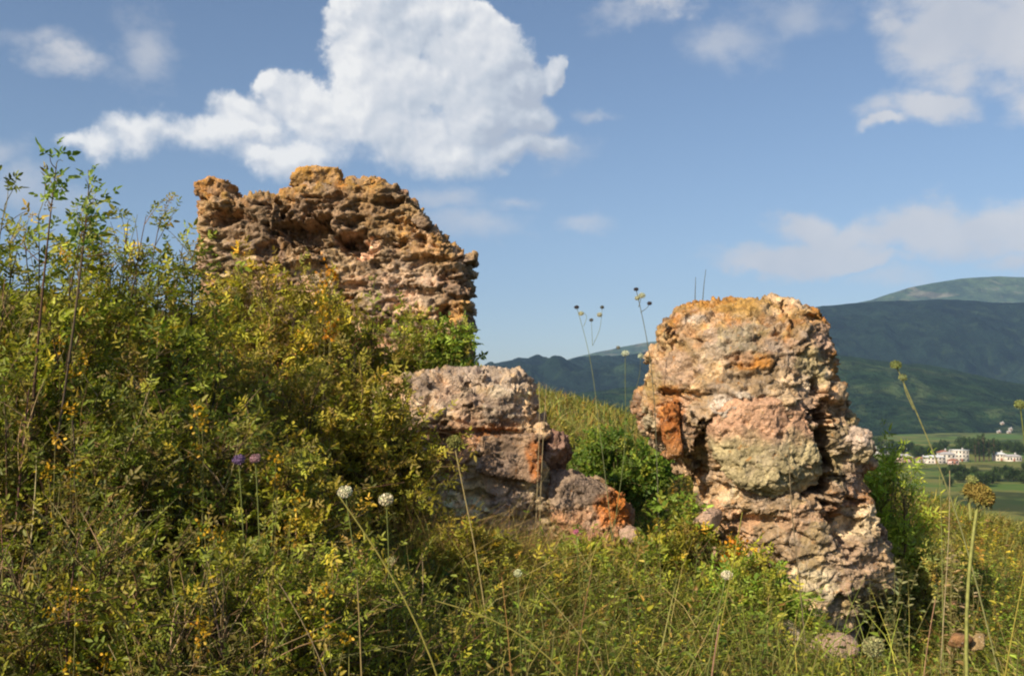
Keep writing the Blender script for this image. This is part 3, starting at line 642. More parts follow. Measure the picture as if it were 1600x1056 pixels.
def shrub(name, label, px, py, Y, wid, dep, seed, pal, leaf=.026, lw=.5, n_cane=40, n_twig=14, n_node=7, comp=5, tops_px=(), cat='shrub', group=None, twig=.28, flatness=.35, lean=0., frac=1.0, base_dz=-.1, tw_up=.45, gap=0.25, tmin=.22):
    rng = np.random.default_rng(seed)
    leaf = leaf * 1.2; lw = lw * .85
    top = P(px, py, Y); x0 = top[0]; gb = gz1(x0, Y); H = top[2] - gb
    base = np.array([x0, Y, gb + base_dz])
    a = rng.uniform(0, 2 * np.pi, n_cane); r = np.sqrt(rng.uniform(0, 1, n_cane))
    tx = np.cos(a) * r * wid; ty = np.sin(a) * r * dep
    th = H * (1 - flatness * r ** 2) * rng.uniform(.78, 1.0, n_cane)
    tops = np.stack([x0 + tx, Y + ty, gb + th], 1)
    if len(tops_px): tops = np.concatenate([tops, [P(u, v, w) for u, v, w in tops_px]]); n_cane = len(tops)
    bs = base + np.stack([(tops[:, 0] - x0) * .35, (tops[:, 1] - Y) * .35, 0 * tops[:, 0]], 1) + rng.normal(0, .05, (n_cane, 3)) * (1, 1, 0)
    bs[:, 2] = gz(bs[:, 0], bs[:, 1]) - .05
    mid_ = bs * .45 + tops * .55 + rng.normal(0, .07, (n_cane, 3)); mid_[:, 2] += .12 * H
    can = bez(bs, mid_, tops, 9)
    root = empty(name, base, label, cat, group)
    w = Acc(); V, F = tubes(can, .006 + .004 * rng.random(n_cane), .0018, 5)
    w.add(V, F, np.repeat(pick(rng, [(2, (.10, .065, .045)), (1, (.07, .05, .04)), (1, (.12, .10, .05))], n_cane), 45, 0))
    nt = n_cane * n_twig; ci = np.repeat(np.arange(n_cane), n_twig); tt = rng.uniform(tmin, 1, nt) ** .75
    fi = tt * 8; i0 = np.minimum(fi.astype(int), 7); fr = (fi - i0)[:, None]; st = can[ci, i0] * (1 - fr) + can[ci, i0 + 1] * fr
    out = norm((st - base) * (1, 1, .25)); D = norm(out * .5 + np.array([0, 0, tw_up]) + unit(rng, nt) * .75)
    L = rng.uniform(.45, 1.1, nt) * twig
    en = st + D * L[:, None]; md = (st + en) / 2 + unit(rng, nt) * .03; en[:, 2] -= L * .15; tw = bez(st, md, en, 5)
    V, F = tubes(tw, .0024, .0010, 3); w.add(V, F, np.repeat(pick(rng, [(2, (.14, .09, .05)), (2, (.14, .13, .05)), (1.4, (.30, .22, .12))], nt), 15, 0))
    w.build('branches', M_WOOD, root, base)
    # compound leaves along the twigs, with gaps where the noise is low
    nn = nt * n_node; ti = np.repeat(np.arange(nt), n_node); u = np.tile(np.linspace(.15, 1, n_node), nt) + rng.normal(0, .04, nn); u = np.clip(u, 0, 1)
    fi = u * 4; i0 = np.minimum(fi.astype(int), 3); fr = (fi - i0)[:, None]; A = tw[ti, i0] * (1 - fr) + tw[ti, i0 + 1] * fr
    if gap:
        kp = fbm(A * 3.2, 2, seed) > -gap; A = A[kp]; ti = ti[kp]; u = u[kp]
    nn = len(A); T = norm(tw[ti, 4] - tw[ti, 0]); R = norm(T * .6 + unit(rng, nn) * .8 + (0, 0, .15)); N = norm(unit(rng, nn) * .75 + np.array([-.15, -.25, .75]))
    S = norm(np.cross(R, N)); sz = leaf * np.exp(np.clip(rng.normal(0, .33, nn), -1, .6)) * (.88 if Y < 3.8 else 1)
    pt = pick(rng, pal, nt)[ti]; pc = pick(rng, pal, nn); basec = pt * .6 + pc * .4
    clump = np.exp(fbm(A * 2.5, 3, seed + 3) * .5)[:, None]; basec = basec * clump * LEAF_GAIN * np.array((1.0, 1.08, .9))
    acc = Acc()
    defs = [(1.0, 0, 1.0)] + [(.75, 1, .9), (.75, -1, .9), (.35, 1, .8), (.35, -1, .8)][:comp - 1]
    for off, sd_, ss in defs:
        ln = sz * ss; B = A + R * (sz * 1.5 * off)[:, None]
        Dl = R if sd_ == 0 else norm(R * .55 + S * sd_ + rng.normal(0, .15, (nn, 3)))
        V, F = leaves(B, Dl, N + rng.normal(0, .3, (nn, 3)), ln, ln * lw * rng.uniform(.8, 1.2, nn), .25, .12)
        acc.add(V, F, np.repeat(np.clip(basec * np.exp(rng.normal(0, .12, (nn, 1))), 0, 1), 6, 0))
    acc.build('foliage', M_LEAF, root, base)
    return root
shrub('rose_cane', 'leaning cane with large leaves against the sky, above the thicket at the left', 10, 262, 3.7, .1, .1, 91, [(3, (.09, .13, .03)), (1, (.14, .17, .03)), (1, (.05, .08, .02))], leaf=.022, lw=.6, n_cane=0, n_twig=9, n_node=4, twig=.085, comp=3, gap=0, tmin=.8, tops_px=[(88, 258, 3.7), (140, 280, 3.72), (135, 340, 3.68)]) if True else None
GT = 'shrubs of the thicket on the left'
SH = [
    ('rose_shrub', 'tallest green shrub of the thicket, its thin shoots against the sky, left edge', 20, 352, 4.3, .75, .6, 1, PAL_ROSE, dict(leaf=.024, n_cane=60, tops_px=[(130, 350, 4.1), (60, 335, 4.1), (8, 318, 4.2)])),
    ('rose_shrub', 'green shrub with fine arching twigs against the sky, just left of the ruined wall', 200, 358, 5.0, .60, .5, 2, PAL_ROSE, dict(leaf=.022, n_cane=56, tops_px=[(228, 338, 5.0), (250, 342, 5.), (200, 345, 5), (285, 385, 5.0), (300, 400, 5.), (300, 440, 5.), (150, 355, 5)])),
    ('rose_shrub', 'yellowish shrub filling the gap under the left corner of the ruined wall', 270, 500, 5.3, .45, .4, 3, PAL_OLIVE, dict(leaf=.022, n_cane=44)),
    ('climbing_shrub', 'yellow green shrub climbing over the lower middle of the ruined wall', 420, 398, 7.9, .70, .45, 4, PAL_OLIVE, dict(leaf=.026, n_cane=60, n_twig=14, twig=.26)),
    ('climbing_shrub', 'bright green shrub hugging the lower right of the ruined wall', 590, 468, 8.4, .62, .4, 5, PAL_ROSE, dict(leaf=.022, n_cane=30, lw=.6, twig=.3, n_twig=14)),
    ('climbing_shrub', 'small green shrub against the right hand corner of the ruined wall', 700, 490, 8.6, .24, .3, 6, PAL_GREEN, dict(leaf=.026, n_cane=22, lw=.6, twig=.22)),
    ('bramble', 'broad olive bramble in the heart of the thicket, below the dark wall hollow', 480, 535, 5.8, .75, .5, 7, PAL_OLIVE, dict(leaf=.023, n_cane=60)),
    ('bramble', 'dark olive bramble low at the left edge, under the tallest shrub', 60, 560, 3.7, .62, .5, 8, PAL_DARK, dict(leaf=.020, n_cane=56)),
    ('bramble', 'green and brown bramble in the left of the thicket, below the arching twigs', 250, 600, 4.1, .62, .5, 9, [(3, (.10, .11, .015)), (2, (.055, .065, .012)), (1.5, (.17, .16, .022)), (1.5, (.13, .08, .03))], dict(leaf=.020, n_cane=56)),
    ('bramble', 'bramble with yellowing leaves beside the purple thistles', 400, 690, 4.2, .55, .45, 10, PAL_OLIVE, dict(leaf=.019, n_cane=50)),
    ('bramble', 'straggly bramble against the left flank of the broken block', 596, 640, 5.7, .30, .4, 11, PAL_OLIVE, dict(leaf=.020, n_cane=44)),
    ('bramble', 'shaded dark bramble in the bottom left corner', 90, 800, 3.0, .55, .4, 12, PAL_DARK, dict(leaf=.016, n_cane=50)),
    ('bramble', 'bramble with bright yellow green tips in the foreground, left of the two white blooms', 330, 830, 3.1, .45, .35, 13, PAL_ROSE, dict(leaf=.017, n_cane=46)),
    ('bramble', 'low green bramble in the foreground beneath the two white blooms', 530, 850, 3.4, .42, .35, 14, PAL_ROSE, dict(leaf=.016, n_cane=42)),
    ('green_bush', 'dense fresh green bush between the broken block and the pillar', 965, 682, 8.6, .44, .4, 15, [(5, (.06, .095, .014)), (3, (.10, .135, .02)), (2, (.035, .055, .01)), (1, (.2, .18, .03))], dict(leaf=.023, n_cane=46, lw=.65, twig=.2, n_twig=12, gap=0)),
    ('broadleaf_weed', 'bright broad leaved weed at the left foot of the pillar', 1048, 760, 6.1, .16, .2, 16, [(3, (.085, .12, .018)), (2, (.14, .16, .025)), (1, (.2, .14, .03))], dict(leaf=.03, n_cane=12, lw=.6, twig=.14, n_twig=8, comp=3)),
    ('low_shrub', 'low olive shrub at the left foot of the pillar, behind the long grass', 1085, 835, 5.9, .40, .25, 18, PAL_OLIVE, dict(leaf=.022, n_cane=30, twig=.2)),
    ('low_shrub', 'low green shrub in front of the pillar foot', 1170, 905, 5.4, .34, .25, 19, PAL_GREEN, dict(leaf=.022, n_cane=30, twig=.2)),
    ('low_shrub', 'low green shrub under the orange lower stone of the block', 960, 860, 5.6, .45, .25, 20, PAL_ROSE, dict(leaf=.022, n_cane=34, twig=.22)),
    ('low_shrub', 'low mixed shrub before the left foot of the broken block', 740, 850, 5.2, .45, .25, 21, PAL_OLIVE, dict(leaf=.020, n_cane=34, twig=.22)),
    ('low_shrub', 'grey green shrub right of the pillar foot, below the yellow green bush', 1425, 835, 6.9, .3, .25, 22, [(3, (.14, .15, .05)), (2, (.21, .2, .06)), (1, (.3, .2, .05))], dict(leaf=.018, n_cane=30, twig=.2)),
    ('yellow_bush', 'light yellow green bush growing beside the right edge of the pillar', 1388, 712, 6.9, .17, .2, 17, [(4, (.17, .21, .03)), (2, (.26, .26, .04)), (1, (.09, .12, .02))], dict(leaf=.03, n_cane=34, lw=.35, twig=.3, n_twig=12, tw_up=.9)),
]
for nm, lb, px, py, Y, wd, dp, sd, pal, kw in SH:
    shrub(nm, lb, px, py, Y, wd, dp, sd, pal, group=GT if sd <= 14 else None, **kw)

# ------------------------------------------------------------------ weeds with yellow blossom, single weeds
def weed(name, label, px, py, Y, seed, pal, H=None, n=6, leaf=.03, lw=.4, spread=.12, cat='weed', group=None, flower=None, bush=1.0):
    """upright herb: several leafy stems, optional plume of small flowers"""
    rng = np.random.default_rng(seed); top = P(px, py, Y); g = gz1(top[0], Y); base = np.array([top[0], Y, g]); h = top[2] - g
    root = empty(name, base, label, cat, group)
    tp = base + np.stack([rng.normal(0, spread, n), rng.normal(0, spread, n), h * rng.uniform(.7, 1.0, n)], 1); tp[0] = top
    b = base + rng.normal(0, .03, (n, 3)) * (1, 1, 0); md = (b + tp) / 2 + rng.normal(0, .04, (n, 3)); p = bez(b, md, tp, 9)
    w = Acc(); V, F = tubes(p, .0035, .0012, 5); w.add(V, F, np.array((.14, .13, .04))); w.build('stems', M_STEM, root, base)
    k = int(26 * bush); ci = np.repeat(np.arange(n), k); tt = rng.uniform(.25, 1, n * k); fi = tt * 8; i0 = np.minimum(fi.astype(int), 7); fr = (fi - i0)[:, None]
    A = p[ci, i0] * (1 - fr) + p[ci, i0 + 1] * fr; m = len(A); D = norm(unit(rng, m) * (1, 1, .4) + (0, 0, .5)); N = norm(unit(rng, m) * .5 + (0, -.2, .8))
    ln = leaf * np.exp(rng.normal(0, .3, m)) * (1.25 - tt * .6); V, F = leaves(A, D, N, ln, ln * lw, .3, .3)
    a = Acc(); a.add(V, F, np.repeat(pick(rng, pal, m) * 1.4, 6, 0)); a.build('leaves', M_LEAF, root, base)
    if flower:
        k = 22; ci = np.repeat(np.arange(n), k); q = p[ci, 8] + rng.normal(0, 1, (n * k, 3)) * (.014, .014, .018) * (Y / 3.5)
        m = len(q); V, F = leaves(q, unit(rng, m) + (0, 0, .4), unit(rng, m), np.full(m, .0042 * Y), np.full(m, .003 * Y), .2, .1)
        a = Acc(); a.add(V, F, np.repeat(pick(rng, [(3, flower), (1, tuple(np.array(flower) * .6))], m), 6, 0)); a.build('blossom', M_LEAF, root, base)
    return root
YF = (.55, .33, .02); OF = (.55, .24, .015)
YL = [('in front of the ruined wall above the bramble', 512, 430, 6.9, OF), ('just below the orange flowered one by the wall', 500, 458, 6.8, YF), ('in the left of the thicket under the sky twigs', 105, 402, 3.9, YF),
      ('at the far left of the thicket', 112, 640, 3.3, YF), ('left of centre in the thicket, above the purple thistles', 308, 640, 3.7, YF), ('right beside the purple thistles', 432, 715, 3.5, YF), ('low in the foreground bramble', 320, 838, 2.8, YF),
      ('at the bottom left near the frame edge', 118, 930, 2.7, YF), ('in the foreground left of the long bent stalk', 508, 928, 2.9, YF), ('against the foot of the pillar', 1148, 850, 5.6, OF), ('in the grass below the big seed head', 1440, 800, 7.4, YF)]
for i, (w_, px, py, Y, c) in enumerate(YL):
    weed('yellow_flowering_weed', f'{"orange" if c is OF else "yellow"} flowering weed ' + w_, px, py, Y, 100 + i, PAL_YEL, n=4, spread=.035, flower=c, group='yellow flowering weeds', leaf=.02)
WD = [('broadleaf_weed', 'tall bright green weed right of the broken block, below its orange stone', 1030, 840, 4.7, PAL_GREEN, .16), ('broadleaf_weed', 'green leafy weed in front of the pillar foot', 1130, 925, 4.0, PAL_GREEN, .12),
      ('broadleaf_weed', 'green weed at the lower right of the broken block', 880, 870, 4.8, PAL_GREEN, .14), ('broadleaf_weed', 'green weed at the bottom centre of the meadow', 1000, 940, 3.6, PAL_GREEN, .14),
      ('broadleaf_weed', 'grey green weed to the right of the pillar foot', 1400, 870, 6.0, [(3, (.13, .15, .06)), (2, (.19, .19, .08))], .16), ('broadleaf_weed', 'pale dry weed with drooping top right of the pillar', 1480, 830, 5.6, [(3, (.25, .19, .09)), (2, (.16, .14, .05))], .07),
      ('broadleaf_weed', 'low green weed at the bottom edge below the pillar', 1200, 985, 3.4, PAL_GREEN, .14), ('broadleaf_weed', 'green weed at the bottom right below the pillar', 1375, 985, 3.6, PAL_GREEN, .12),
      ('broadleaf_weed', 'fresh green weed at the bottom edge left of the dry brown stalk', 820, 985, 3.1, PAL_GREEN, .13), ('broadleaf_weed', 'green weed in the bottom right corner', 1560, 990, 3.2, PAL_GREEN, .13)]
for i, (nm, lb, px, py, Y, pal, sp) in enumerate(WD):
    weed(nm, lb, px, py, Y, 200 + i, pal, n=11, spread=sp, leaf=.036 * (Y / 4.5) ** .5, lw=.38, bush=1.3)

# ------------------------------------------------------------------ grass and ground cover
def scatter_ground():
    rng = np.random.default_rng(77)
    def pts(n, y0, y1, mode=1.0, xr=None):
        y = y0 + (y1 - y0) * rng.random(n) ** mode; x = rng.uniform(-.60, .60, n) * (y + 1.0)
        if xr is not None: x = rng.uniform(xr[0], xr[1], n) * y
        return x, y
    def ok(x, y):
        b = np.ones(len(x), bool)
        for (cx, cy, rx, ry) in ((1.75, YP, .75, .5), (-.1, YM, .85, .5), (-1.65, YW, 1.4, .35)): b &= ((x - cx) / rx) ** 2 + ((y - cy) / ry) ** 2 > 1
        return b
    G = [(5, (.14, .195, .030)), (4, (.23, .26, .04)), (2.2, (.33, .26, .075)), (2, (.07, .09, .018)), (1.2, (.42, .31, .12)), (.7, (.25, .12, .04))]
    GR0 = [(3, (.12, .135, .026)), (4, (.24, .19, .045)), (4, (.34, .24, .06)), (2, (.07, .09, .018)), (2, (.40, .28, .10)), (1.4, (.30, .13, .035))]
    GR = [(w, tuple(np.array(c) * (.86, 1.06, .9))) for w, c in GR0]
    short = lambda x, y: 1 - .6 * sstep(1.2, .6, np.hypot((x - 1.95) / .6, (y - 5.3) / 1.0))
    a = Acc()
    for (n, y0, y1, L0, L1, W, pal, xr) in ((42000, 2.5, 5.6, .26, .60, .0045, G, None), (30000, 4.5, 9.5, .24, .56, .006, G, None), (20000, 3.2, 9.5, .16, .40, .0055, GR, (.28, .62)),
                                     (2600, 2.6, 5.0, .45, .85, .009, [(4, (.24, .28, .045)), (2, (.34, .32, .07)), (1, (.14, .18, .03))], None), (2200, 2.8, 6.0, .5, .95, .0045, [(3, (.42, .33, .12)), (3, (.32, .31, .07)), (1, (.36, .19, .07))], None), (9000, 4.8, 6.3, .3, .62, .005, GR, (-.14, .14)), (5000, 5.2, 6.6, .4, .75, .005, [(3, (.36, .22, .09)), (2, (.30, .25, .07)), (1, (.16, .17, .04))], (-.13, .06)), (26000, 9, 22, .18, .40, .011, GR, (-.1, .62)), (26000, 20, 60, .25, .6, .035, GR, (-.1, .62)), (9000, 8, 22, .2, .45, .011, G, (-.6, .0))):
        x, y = pts(n, y0, y1, 1.0, xr); k = ok(x, y)
        dn = fbm(np.stack([x, y, 0 * x], 1) * .8, 3, 12); k &= dn > -.35 + rng.random(n) * .35 - .2
        x, y = x[k], y[k]; m = len(x)
        A = np.stack([x, y, gz(x, y) - .01], 1); D = norm(rng.normal(0, .28, (m, 3)) + (0, 0, 1)); L = rng.uniform(L0, L1, m) * (1 + .4 * vnoise(A * .9, 5)) * short(x, y)
        # keep the foreground below the line of sight to the ruins
        V, F = blades(A, D, L, W * rng.uniform(.6, 1.3, m), rng.uniform(.1, .9, m), rng)
        patch = np.exp(fbm(A * .7, 3, 33) * .5)[:, None]
        a.add(V, F, np.repeat(np.clip(pick(rng, pal, m) * patch, 0, 1), 10, 0))
    kind(a.build('grass', M_GRASS), 'stuff')
    a = Acc()
    # low leafy herbs between the grass
    for (n, y0, y1, leaf, h, pal, xr) in ((7600, 2.6, 5.6, .024, .52, PAL_ROSE, None), (4600, 4.6, 9, .028, .48, PAL_GREEN, None), (3000, 3.4, 9, .026, .36, PAL_OLIVE, (.2, .62)), (2600, 9, 18, .04, .35, PAL_OLIVE, (0, .62)), (1300, 18, 55, .06, .35, PAL_OLIVE, (0, .62))):
        x, y = pts(n, y0, y1, 1, xr); k = ok(x, y); x, y = x[k], y[k]; m = len(x)
        hh = h * rng.uniform(.4, 1.1, m) * short(x, y); A = np.stack([x, y, gz(x, y)], 1); q = 20; T = norm(rng.normal(0, .22, (m, 3)) + (0, 0, 1))
        u = rng.uniform(.25, 1, (m, q)); B = (A[:, None] + T[:, None] * (hh[:, None] * u)[..., None]).reshape(-1, 3); mm = len(B)
        D = norm(unit(rng, mm) * (1, 1, .5) + (0, 0, .35)); N = norm(unit(rng, mm) * .6 + (0, -.2, .8)); ln = leaf * np.exp(rng.normal(0, .3, mm))
        V, F = leaves(B, D, N, ln, ln * .42, .3, .2); pc = np.repeat(pick(rng, pal, m) * np.array((1.5, 1.62, 1.4)), q, 0)
        a.add(V, F, np.repeat(np.clip(pc * np.exp(rng.normal(0, .2, (mm, 1))), 0, 1), 6, 0))
        V, F = tubes(np.stack([A, A + T * hh[:, None] * .5, A + T * hh[:, None]], 1), .0018 * leaf / .02, .0008 * leaf / .02, 3)
        a.add(V, F, np.array((.14, .11, .05)))
    kind(a.build('ground_cover', M_LEAF), 'stuff')
scatter_ground()

# ------------------------------------------------------------------ single stalks, seed heads and blooms
def smooth_path(pts, k=16):
    p = np.array(pts, float); L = np.concatenate([[0], np.cumsum(np.linalg.norm(np.diff(p, axis=0), axis=1))])
    if len(p) == 2: k = min(k, 6)
    t = np.linspace(0, L[-1], 90); q = np.stack([np.interp(t, L, p[:, i]) for i in range(3)], 1)
    for _ in range(4 if len(p) > 2 else 0):
        w = 9; pad = np.concatenate([2 * q[0] - q[w:0:-1], q, 2 * q[-1] - q[-2:-w - 2:-1]])
        q = np.stack([np.convolve(pad[:, i], np.ones(2 * w + 1) / (2 * w + 1), 'valid') for i in range(3)], 1)
    return q[np.linspace(0, 89, k).astype(int)]
def to_foot(p, Y):
    """carry a stalk on down to the ground along its own lean"""
    g = gz1(p[0][0], Y) - .02
    if p[0][2] > g:
        d = p[0] - p[1]; s_ = np.clip(d[0] / max(-d[2], .02), -.5, .5) * .6; p = [np.array([p[0][0] + s_ * (p[0][2] - g), Y, g])] + p
    return p
def head_mesh(acc, c, ax, r, hgt, col, seed, petals=140, pl=.35, rim=None):
    """a rounded head covered in small florets, set on axis ax"""
    rng = np.random.default_rng(seed); ax = norm(np.array(ax, float)); V, F = ICO3
    t = norm(np.cross(ax, (.3, .9, .1))); b = np.cross(ax, t); M = np.stack([t, b, ax], 1)
    V = V * np.array([r, r, hgt]) * (1 + .10 * vnoise(V * 5 + seed)[:, None]); F4 = np.concatenate([F, F[:, 2:3]], 1)
    # quads with a doubled corner are avoided: florets carry the outline, the body is a lathe
    k, s = 9, 18; ph = np.linspace(-np.pi / 2 + .15, np.pi / 2 - .12, k); an = np.arange(s) / s * 2 * np.pi
    L = np.stack([np.cos(ph)[:, None] * np.cos(an) * r, np.cos(ph)[:, None] * np.sin(an) * r, np.sin(ph)[:, None] * hgt + 0 * an], -1).reshape(-1, 3)
    i, j = np.meshgrid(np.arange(k - 1), np.arange(s), indexing='ij'); j2 = (j + 1) % s
    Fq = np.stack([i * s + j, i * s + j2, (i + 1) * s + j2, (i + 1) * s + j], -1).reshape(-1, 4)
    acc.add(L @ M.T * .93 + c, Fq, np.array(col) * .75)
    g = (np.arange(petals) + .5) / petals; z = 1 - 1.72 * g; a = np.arange(petals) * 2.39996; q = np.stack([np.sqrt(1 - np.clip(z, -1, 1) ** 2) * np.cos(a), np.sqrt(1 - z ** 2) * np.sin(a), z], 1)
    q0 = (q * np.array([r, r, hgt]) * .9) @ M.T + c; nrm = norm(q / np.array([r, r, hgt])) @ M.T
    d = norm(nrm + rng.normal(0, .35, nrm.shape)); Vl, Fl = leaves(q0, d, norm(np.cross(d, rng.normal(0, 1, d.shape))), np.full(petals, r * pl), np.full(petals, r * pl * .6), .3, .1)
    cc = pick(rng, [(3, col), (1, tuple(np.array(col) * .55)), (1, tuple(np.minimum(np.array(col) * 1.35, 1)))], petals); acc.add(Vl, Fl, np.repeat(cc, 6, 0))
    if rim is not None:
        m = 16; a = np.arange(m) / m * 2 * np.pi; q = np.stack([np.cos(a), np.sin(a), 0 * a - .35], 1); q0 = (q * np.array([r * .7, r * .7, hgt])) @ M.T + c
        d = norm(np.stack([np.cos(a), np.sin(a), -.4 + 0 * a], 1) @ M.T); Vl, Fl = leaves(q0, d, np.tile(ax, (m, 1)), np.full(m, r * .6), np.full(m, r * .28), .2, .2); acc.add(Vl, Fl, np.array(rim))
def bloom(name, label, stem, Y, r_px, col, cat, group=None, stem_px=1.6, stem_col=(.12, .14, .035), hf=.6, ax=(-.1, -.5, .8), buds=(), seed=1, petals=120, pl=.35, rim=None, extra=()):
    """stem: photo points from the foot up to the head"""
    pts = to_foot([P(u, v, Y) for u, v in stem], Y)
    base = np.array([pts[0][0], Y, pts[0][2]]); root = empty(name, base, label, cat, group); path = smooth_path(pts, 22)
    w = Acc(); sr = stem_px * .8 / FP * Y / 2; V, F = tubes(path[None], sr * 1.25, sr * .8, 6); w.add(V, F, np.array(stem_col))
    for br in extra:
        pp = smooth_path([P(u, v, Y) for u, v in br], 10); V, F = tubes(pp[None], sr * .8, sr * .5, 5); w.add(V, F, np.array(stem_col))
    w.build('stem', M_STEM, root, base)
    r = r_px / FP * Y
    if r > 0:
        a = Acc(); head_mesh(a, pts[-1], ax, r, r * hf, col, seed, petals, pl, rim); a.build('flower_head', M_HEAD, root, base)
    for k, (u, v, rr, c) in enumerate(buds):
        a = Acc(); rr = rr / FP * Y; head_mesh(a, P(u, v, Y), ax, rr, rr * .75, c, seed + k + 3, 60, .4); a.build('bud', M_HEAD, root, base)
    return root
SH_ = 'seed heads on long stalks'
SEED = (.22, .19, .055); GRN = (.22, .24, .08); WHT = (.62, .60, .42); DK = (.06, .05, .05)
bloom('seed_head', 'largest brown green seed head on a thick bent stalk at the right, small bud beside', [(1512, 1090), (1510, 1030), (1502, 950), (1503, 880), (1515, 815), (1530, 772)], 2.1, 23, (.25, .19, .05), 'seed head', SH_, 8, (.24, .25, .07), .62, (.35, -.35, .85), [(1519, 750, 8, GRN)], 11, 420, .22, (.14, .14, .05), extra=[[(1517, 812), (1514, 780), (1519, 752)]])
bloom('seed_head', 'pair of green seed heads on a slanting stalk against the mountain, right of the pillar', [(1500, 800), (1462, 700), (1436, 655), (1412, 618), (1400, 570)], 3.4, 8, (.17, .2, .07), 'seed head', SH_, 3.2, (.2, .2, .08), .7, (0, -.4, .8), [(1411, 590, 6, (.2, .23, .1))], 12, extra=[[(1428, 640), (1414, 610), (1411, 592)]])
bloom('seed_head', 'green seed head cut by the right edge of the picture, in front of the mountain', [(1625, 1000), (1612, 760), (1600, 660), (1594, 632)], 3.0, 8, (.2, .23, .08), 'seed head', SH_, 3, seed=13)
bloom('seed_head', 'pale green rounded head low in the grass at the bottom right of the pillar', [(1364, 1080), (1364, 1010)], 3.0, 14, (.28, .28, .13), 'seed head', SH_, 4, seed=14, hf=.85, petals=240)
bloom('seed_head', 'olive globe head on a thin straight stalk in front of the broken block', [(745, 860), (722, 760), (709, 690)], 3.9, 10, (.20, .20, .06), 'seed head', SH_, 3, (.3, .24, .1), .8, seed=15, petals=200)
bloom('white_bloom', 'creamy white rounded bloom, left of the pair in the middle foreground', [(560, 900), (548, 830), (539, 768)], 3.2, 10, WHT, 'flower', 'white blooms', 3, seed=16, petals=200)
bloom('white_bloom', 'creamy white rounded bloom, right of the pair in the middle foreground', [(608, 900), (610, 830), (603, 780)], 3.2, 10, (.58, .54, .36), 'flower', 'white blooms', 3, seed=17, petals=200)
bloom('white_bloom', 'small pale bud in the meadow just under the pair of white blooms', [(612, 940), (612, 876)], 3.3, 7, (.3, .29, .14), 'flower', 'white blooms', 3, seed=18)
bloom('white_bloom', 'flat white flower on a yellow green stalk in front of the pillar foot', [(1118, 960), (1126, 925), (1136, 898)], 3.2, 8, (.6, .55, .38), 'flower', 'white blooms', 3, seed=19, hf=.35)
bloom('white_bloom', 'tiny white bloom in the grass at the centre below the broken block', [(812, 960), (809, 895)], 3.4, 6, (.5, .52, .3), 'flower', 'white blooms', 3, seed=20)
bloom('white_bloom', 'white bloom on a thin upright stalk left of the pillar, against the far hill', [(968, 760), (984, 690), (974, 620), (977, 552)], 5.6, 5.5, (.5, .55, .42), 'flower', 'white blooms', 1.4, (.12, .14, .05), extra=[[(981, 640), (1000, 590), (1001, 560)]], buds=[(1001, 556, 4, (.45, .5, .36)), (966, 543, 3, (.2, .2, .16))], seed=21)
bloom('purple_thistle', 'violet thistle flower, the left of the two beside the yellow weed', [(380, 820), (376, 770), (373, 718)], 3.4, 9, (.15, .10, .20), 'thistle', 'purple thistles', 3, seed=22)
bloom('purple_thistle', 'pinkish mauve thistle flower, the right of the two beside the yellow weed', [(405, 820), (402, 770), (399, 716)], 3.4, 8, (.30, .18, .20), 'thistle', 'purple thistles', 3, seed=23)
bloom('purple_thistle', 'small pink flower in the grass beneath the orange stone of the broken block', [(905, 900), (900, 830)], 4.6, 4, (.5, .16, .25), 'flower', None, 2, seed=24)
# branched stalks against the sky
bloom('branched_stalk', 'branched stalk with three dark seed buds against the sky, left of the pillar', [(944, 720), (932, 650), (929, 590), (926, 540), (912, 510), (901, 480)], 6.0, 3.5, DK, 'plant stalk', 'stalks against the sky', 1.3, (.16, .18, .08), extra=[[(926, 540), (938, 515), (941, 482)], [(926, 540), (925, 520), (924, 502)], [(912, 510), (918, 494), (912, 488)]], buds=[(941, 480, 3, (.1, .1, .08)), (924, 500, 3, (.1, .1, .09)), (908, 490, 4, (.4, .4, .25)), (937, 492, 4, (.4, .4, .28))], seed=25)
bloom('branched_stalk', 'dark leaning stalk with small heads against the sky, touching the left shoulder of the pillar', [(1024, 640), (1020, 550), (1010, 510), (998, 480), (994, 452)], 6.0, 3.5, DK, 'plant stalk', 'stalks against the sky', 1.8, (.10, .10, .06), extra=[[(1001, 488), (1010, 482), (1015, 476)], [(998, 480), (1002, 465), (1005, 462)]], buds=[(1015, 474, 3.5, DK), (1003, 462, 5, (.4, .42, .28)), (996, 466, 4, (.4, .4, .25))], seed=26)
bloom('branched_stalk', 'thin dark twig standing on the pillar top, the left of two', [(1086, 470), (1087, 433)], 6.4, 0, DK, 'plant stalk', 'twigs on the pillar top', 1.3, (.08, .08, .06)) if False else None
def twig_on(name, label, pts, Y, w_px, col, group=None, cat='plant stalk', to_ground=True, ears=0, seed=0, part='stem'):
    q = [P(u, v, Y) for u, v in pts]
    if to_ground: q = to_foot(q, Y)
    base = q[0]; root = empty(name, base, label, cat, group); path = smooth_path(q, 20); w = Acc(); r = w_px * .8 / FP * Y / 2
    V, F = tubes(path[None], r * 1.15, r * .6, 6); w.add(V, F, np.array(col)); w.build(part, M_STEM, root, base)
    if ears:
        rng = np.random.default_rng(seed); i = rng.integers(13, 20, ears); A = path[i] + rng.normal(0, r, (ears, 3)); T = norm(path[-1] - path[12])
        V, F = leaves(A, norm(T + unit(rng, ears) * .5), unit(rng, ears), np.full(ears, r * 7), np.full(ears, r * 2.4), .3, .1); a = Acc(); a.add(V, F, np.repeat(pick(rng, [(1, tuple(col))], ears), 6, 0)); a.build('seed_spike', M_GRASS, root, base)
    return root
twig_on('dry_twig', 'thin dark twig standing on top of the pillar, the left of two', [(1086, 470), (1087, 433)], 6.45, 1.6, (.08, .08, .06), 'twigs on the pillar top', to_ground=False)
